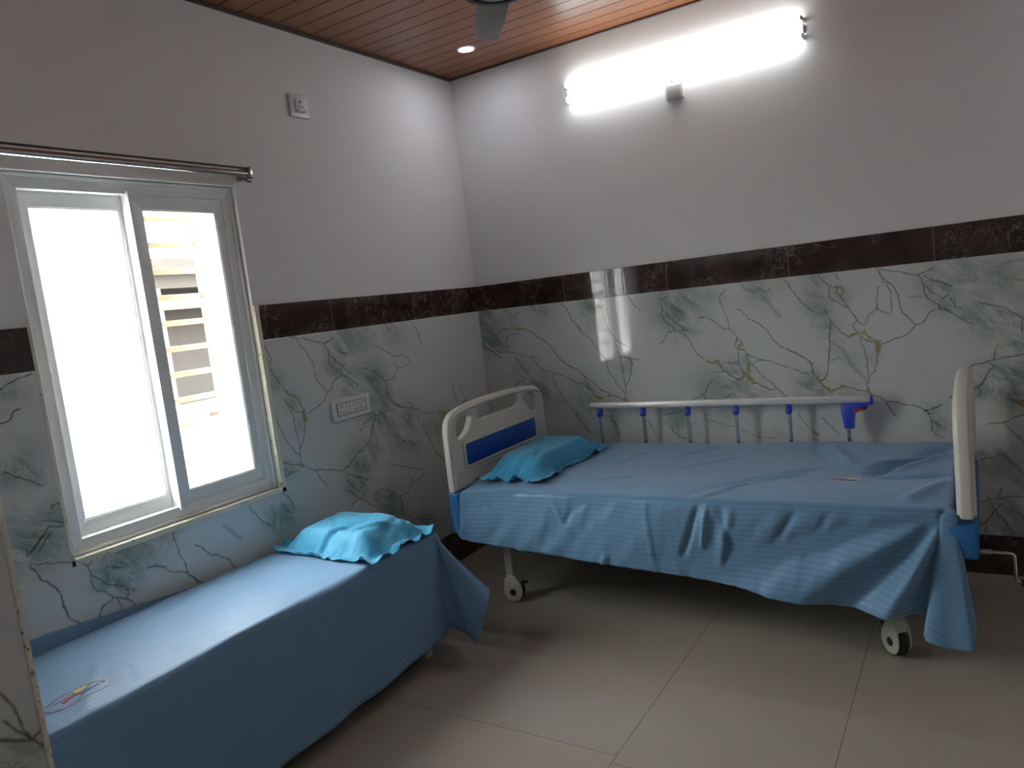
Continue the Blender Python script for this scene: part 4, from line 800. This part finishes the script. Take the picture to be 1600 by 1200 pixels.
def fold2(s, p, t, o):
    if s <= 1 or (s < 1.02):
        x = p.x; z = p.z; a = t**1.1
        d = .008*nz(x*4, .3, t*.8) + .006*nz((x+.25*t)*15, 2, t*1.2) + .003*nz((x+.1*t)*34, 4, t*2.5) + .0012*nz(x*40, 5, z*30)
        # radiating folds from the foot corner
        ax = 2.44 - x; az = .60 - z; ang = math.degrees(math.atan2(ax, max(az, .001))); rr = math.hypot(ax, az)
        wgt = min(1, rr/.25)*min(1, t*2.5)*math.exp(-((ang-32)/38)**2)
        d += .044*wgt*math.sin(R(ang)*13.0 + 1.2)
        # pulled folds mid bed
        for (x0, z0, x1, z1, wd, h) in ((1.60, .57, 1.52, .36, .012, -.009), (1.63, .57, 1.60, .40, .010, .008), (1.68, .56, 1.72, .38, .012, -.007), (1.72, .56, 1.66, .33, .016, .007), (1.38, .58, 1.40, .28, .006, .005), (1.08, .56, 1.00, .45, .012, -.004),
                                        (1.19, .34, 1.17, .29, .012, .009), (.60, .55, .66, .40, .016, -.005), (.95, .56, 1.02, .42, .012, .004), (1.95, .56, 1.86, .42, .012, -.008), (2.06, .56, 1.98, .40, .014, -.008)):
            d += crease(x, z, x0, z0, x1, z1, wd, h)
        d -= .002*math.sin(x*95)*max(0, t-.88)*5
        p = p + Vector((0, -1, 0))*d*min(1, t*4)
        p.z += .003*nz(x*6, 9, 0)*t
        if p.y > -1.003 and x < 2.40: p.y = min(p.y, -1.001)
    elif s < 2:
        p = p + o*(.012*t*math.sin((s-1)*math.pi*5))
    return p
S2 = sheet('bed_sheet', M_sheet2, 'blue striped wrinkled sheet covering the hospital bed', 'bed sheet',
           .478, 2.425, .120, .975, zt2, hem2, fold2, lambda a, b: (a, -b), 230, 96, 46, rnd_r=.032)
emblem('emblem', S2, (2.085, -.722), (.62, .0), (.0, .7), lambda x, y: zt2(x, -y), [(a, b, c) for a, b, c in emb_parts(.8)])

CK = 1.0
# ------------------------------------------------------------------ pillows
def pillow(name, mat, label, group, corners, base, hgt, seed, notch=(), tuckz=()):
    """soft pillow in a loose pillow case: corners of the flat case outline in order, height field with crumpled rim"""
    nu, nv = 84, 64; V = []; F = []; c = [Vector((*p, 0)) for p in corners]
    def P(u, v): return c[0]*(1-u)*(1-v) + c[1]*u*(1-v) + c[2]*u*v + c[3]*(1-u)*v
    def prof(u, v):
        a = max(0, 1-abs(2*u-1)**2.6); b = max(0, 1-abs(2*v-1)**2.6)
        e1 = min(1, max(0, (min(u, 1-u)-.06)/.19)); e2 = min(1, max(0, (min(v, 1-v)-.06)/.19))
        s1 = e1*e1*(3-2*e1); s2 = e2*e2*(3-2*e2)
        return (s1*s2)**.6
    for side in (1, -1):
        for i in range(nu+1):
            for j in range(nv+1):
                u, v = i/nu, j/nv
                p = P(u, v); rim = min(u, 1-u, v, 1-v)
                k = max(0, 1-rim/.12)
                wob = Vector((nz(u*5+seed, v*5, 1), nz(u*5, v*5+seed, 7), 0))*.034*k
                p = p + wob
                # pinch sides inwards a little between the corners
                ctr = P(.5, .5); pin = .035*k*(math.sin(math.pi*u)*(v < .5 or True)*1.0)*(1 if min(v, 1-v) < min(u, 1-u) else 0) + .03*k*math.sin(math.pi*v)*(1 if min(u, 1-u) <= min(v, 1-v) else 0)
                p = p + (ctr-p)*pin
                h = prof(u, v)
                wr = .007*nz(p.x*9+seed, p.y*9, 2) - .012*max(0, .22-abs(nz(p.x*8, p.y*8+seed, 3)))*4*min(1, .18+k) - .009*max(0, .2-abs(nz(p.x*22+seed, p.y*22, 9)))*5*min(1, .12+k) + .003*nz(p.x*60, p.y*60, seed)
                for (x0, y0, x1, y1, wd, hh) in notch: wr += crease(p.x, p.y, x0, y0, x1, y1, wd, hh)
                flop = .034*k*max(0, .35+1.3*nz(u*8+seed*2, v*8, 5))
                if side > 0: z = base + .004 + hgt*h + wr*min(1, rim/.04+.25) + flop
                else: z = base + .001 + flop*.98 + .0
                z = max(z, base + (.004 if side > 0 else .0015))
                V.append(Vector((p.x, p.y, z)))
    n1 = (nu+1)*(nv+1); ix = lambda s_, i, j: s_*n1 + i*(nv+1)+j
    for s_ in (0, 1):
        for i in range(nu):
            for j in range(nv):
                f = (ix(s_, i, j), ix(s_, i+1, j), ix(s_, i+1, j+1), ix(s_, i, j+1)); F.append(f if s_ == 0 else f[::-1])
    for i in range(nu): F.append((ix(0, i, 0), ix(1, i, 0), ix(1, i+1, 0), ix(0, i+1, 0))); F.append((ix(0, i+1, nv), ix(1, i+1, nv), ix(1, i, nv), ix(0, i, nv)))
    for j in range(nv): F.append((ix(0, 0, j+1), ix(1, 0, j+1), ix(1, 0, j), ix(0, 0, j))); F.append((ix(0, nu, j), ix(1, nu, j), ix(1, nu, j+1), ix(0, nu, j+1)))
    me = bpy.data.meshes.new(name); me.from_pydata(V, [], F); bm = bmesh.new(); bm.from_mesh(me); bmesh.ops.recalc_face_normals(bm, faces=bm.faces[:]); bm.to_mesh(me); bm.free()
    me.materials.append(mat); me.polygons.foreach_set('use_smooth', [True]*len(me.polygons)); me.update()
    return tag(link(bpy.data.objects.new(name, me)), label, 'pillow', group)
pillow('pillow', M_pil, 'crumpled cyan blue pillow at the end of the low bed under the window', None,
       [(.035, -1.76), (.615, -1.775), (.600, -1.36), (.02, -1.36)], BZ+.003, .085, 3.1,
       notch=((.30, -1.76, .36, -1.60, .014, -.02), (.42, -1.70, .50, -1.50, .012, .010), (.52, -1.60, .46, -1.42, .016, -.012), (.20, -1.55, .30, -1.62, .010, -.01), (.56, -1.45, .44, -1.38, .016, .012)))
pillow('pillow', M_pil2, 'crumpled cyan blue pillow against the headboard of the hospital bed', None,
       [(.510, -.945), (.865, -.960), (.905, -.235), (.475, -.160)], .609, .085, 7.7,
       notch=((.55, -.95, .62, -.80, .014, -.02), (.66, -.90, .74, -.72, .012, .012), (.70, -.95, .72, -.85, .012, -.02), (.60, -.62, .62, -.40, .008, -.008), (.78, -.80, .70, -.66, .012, -.01)))
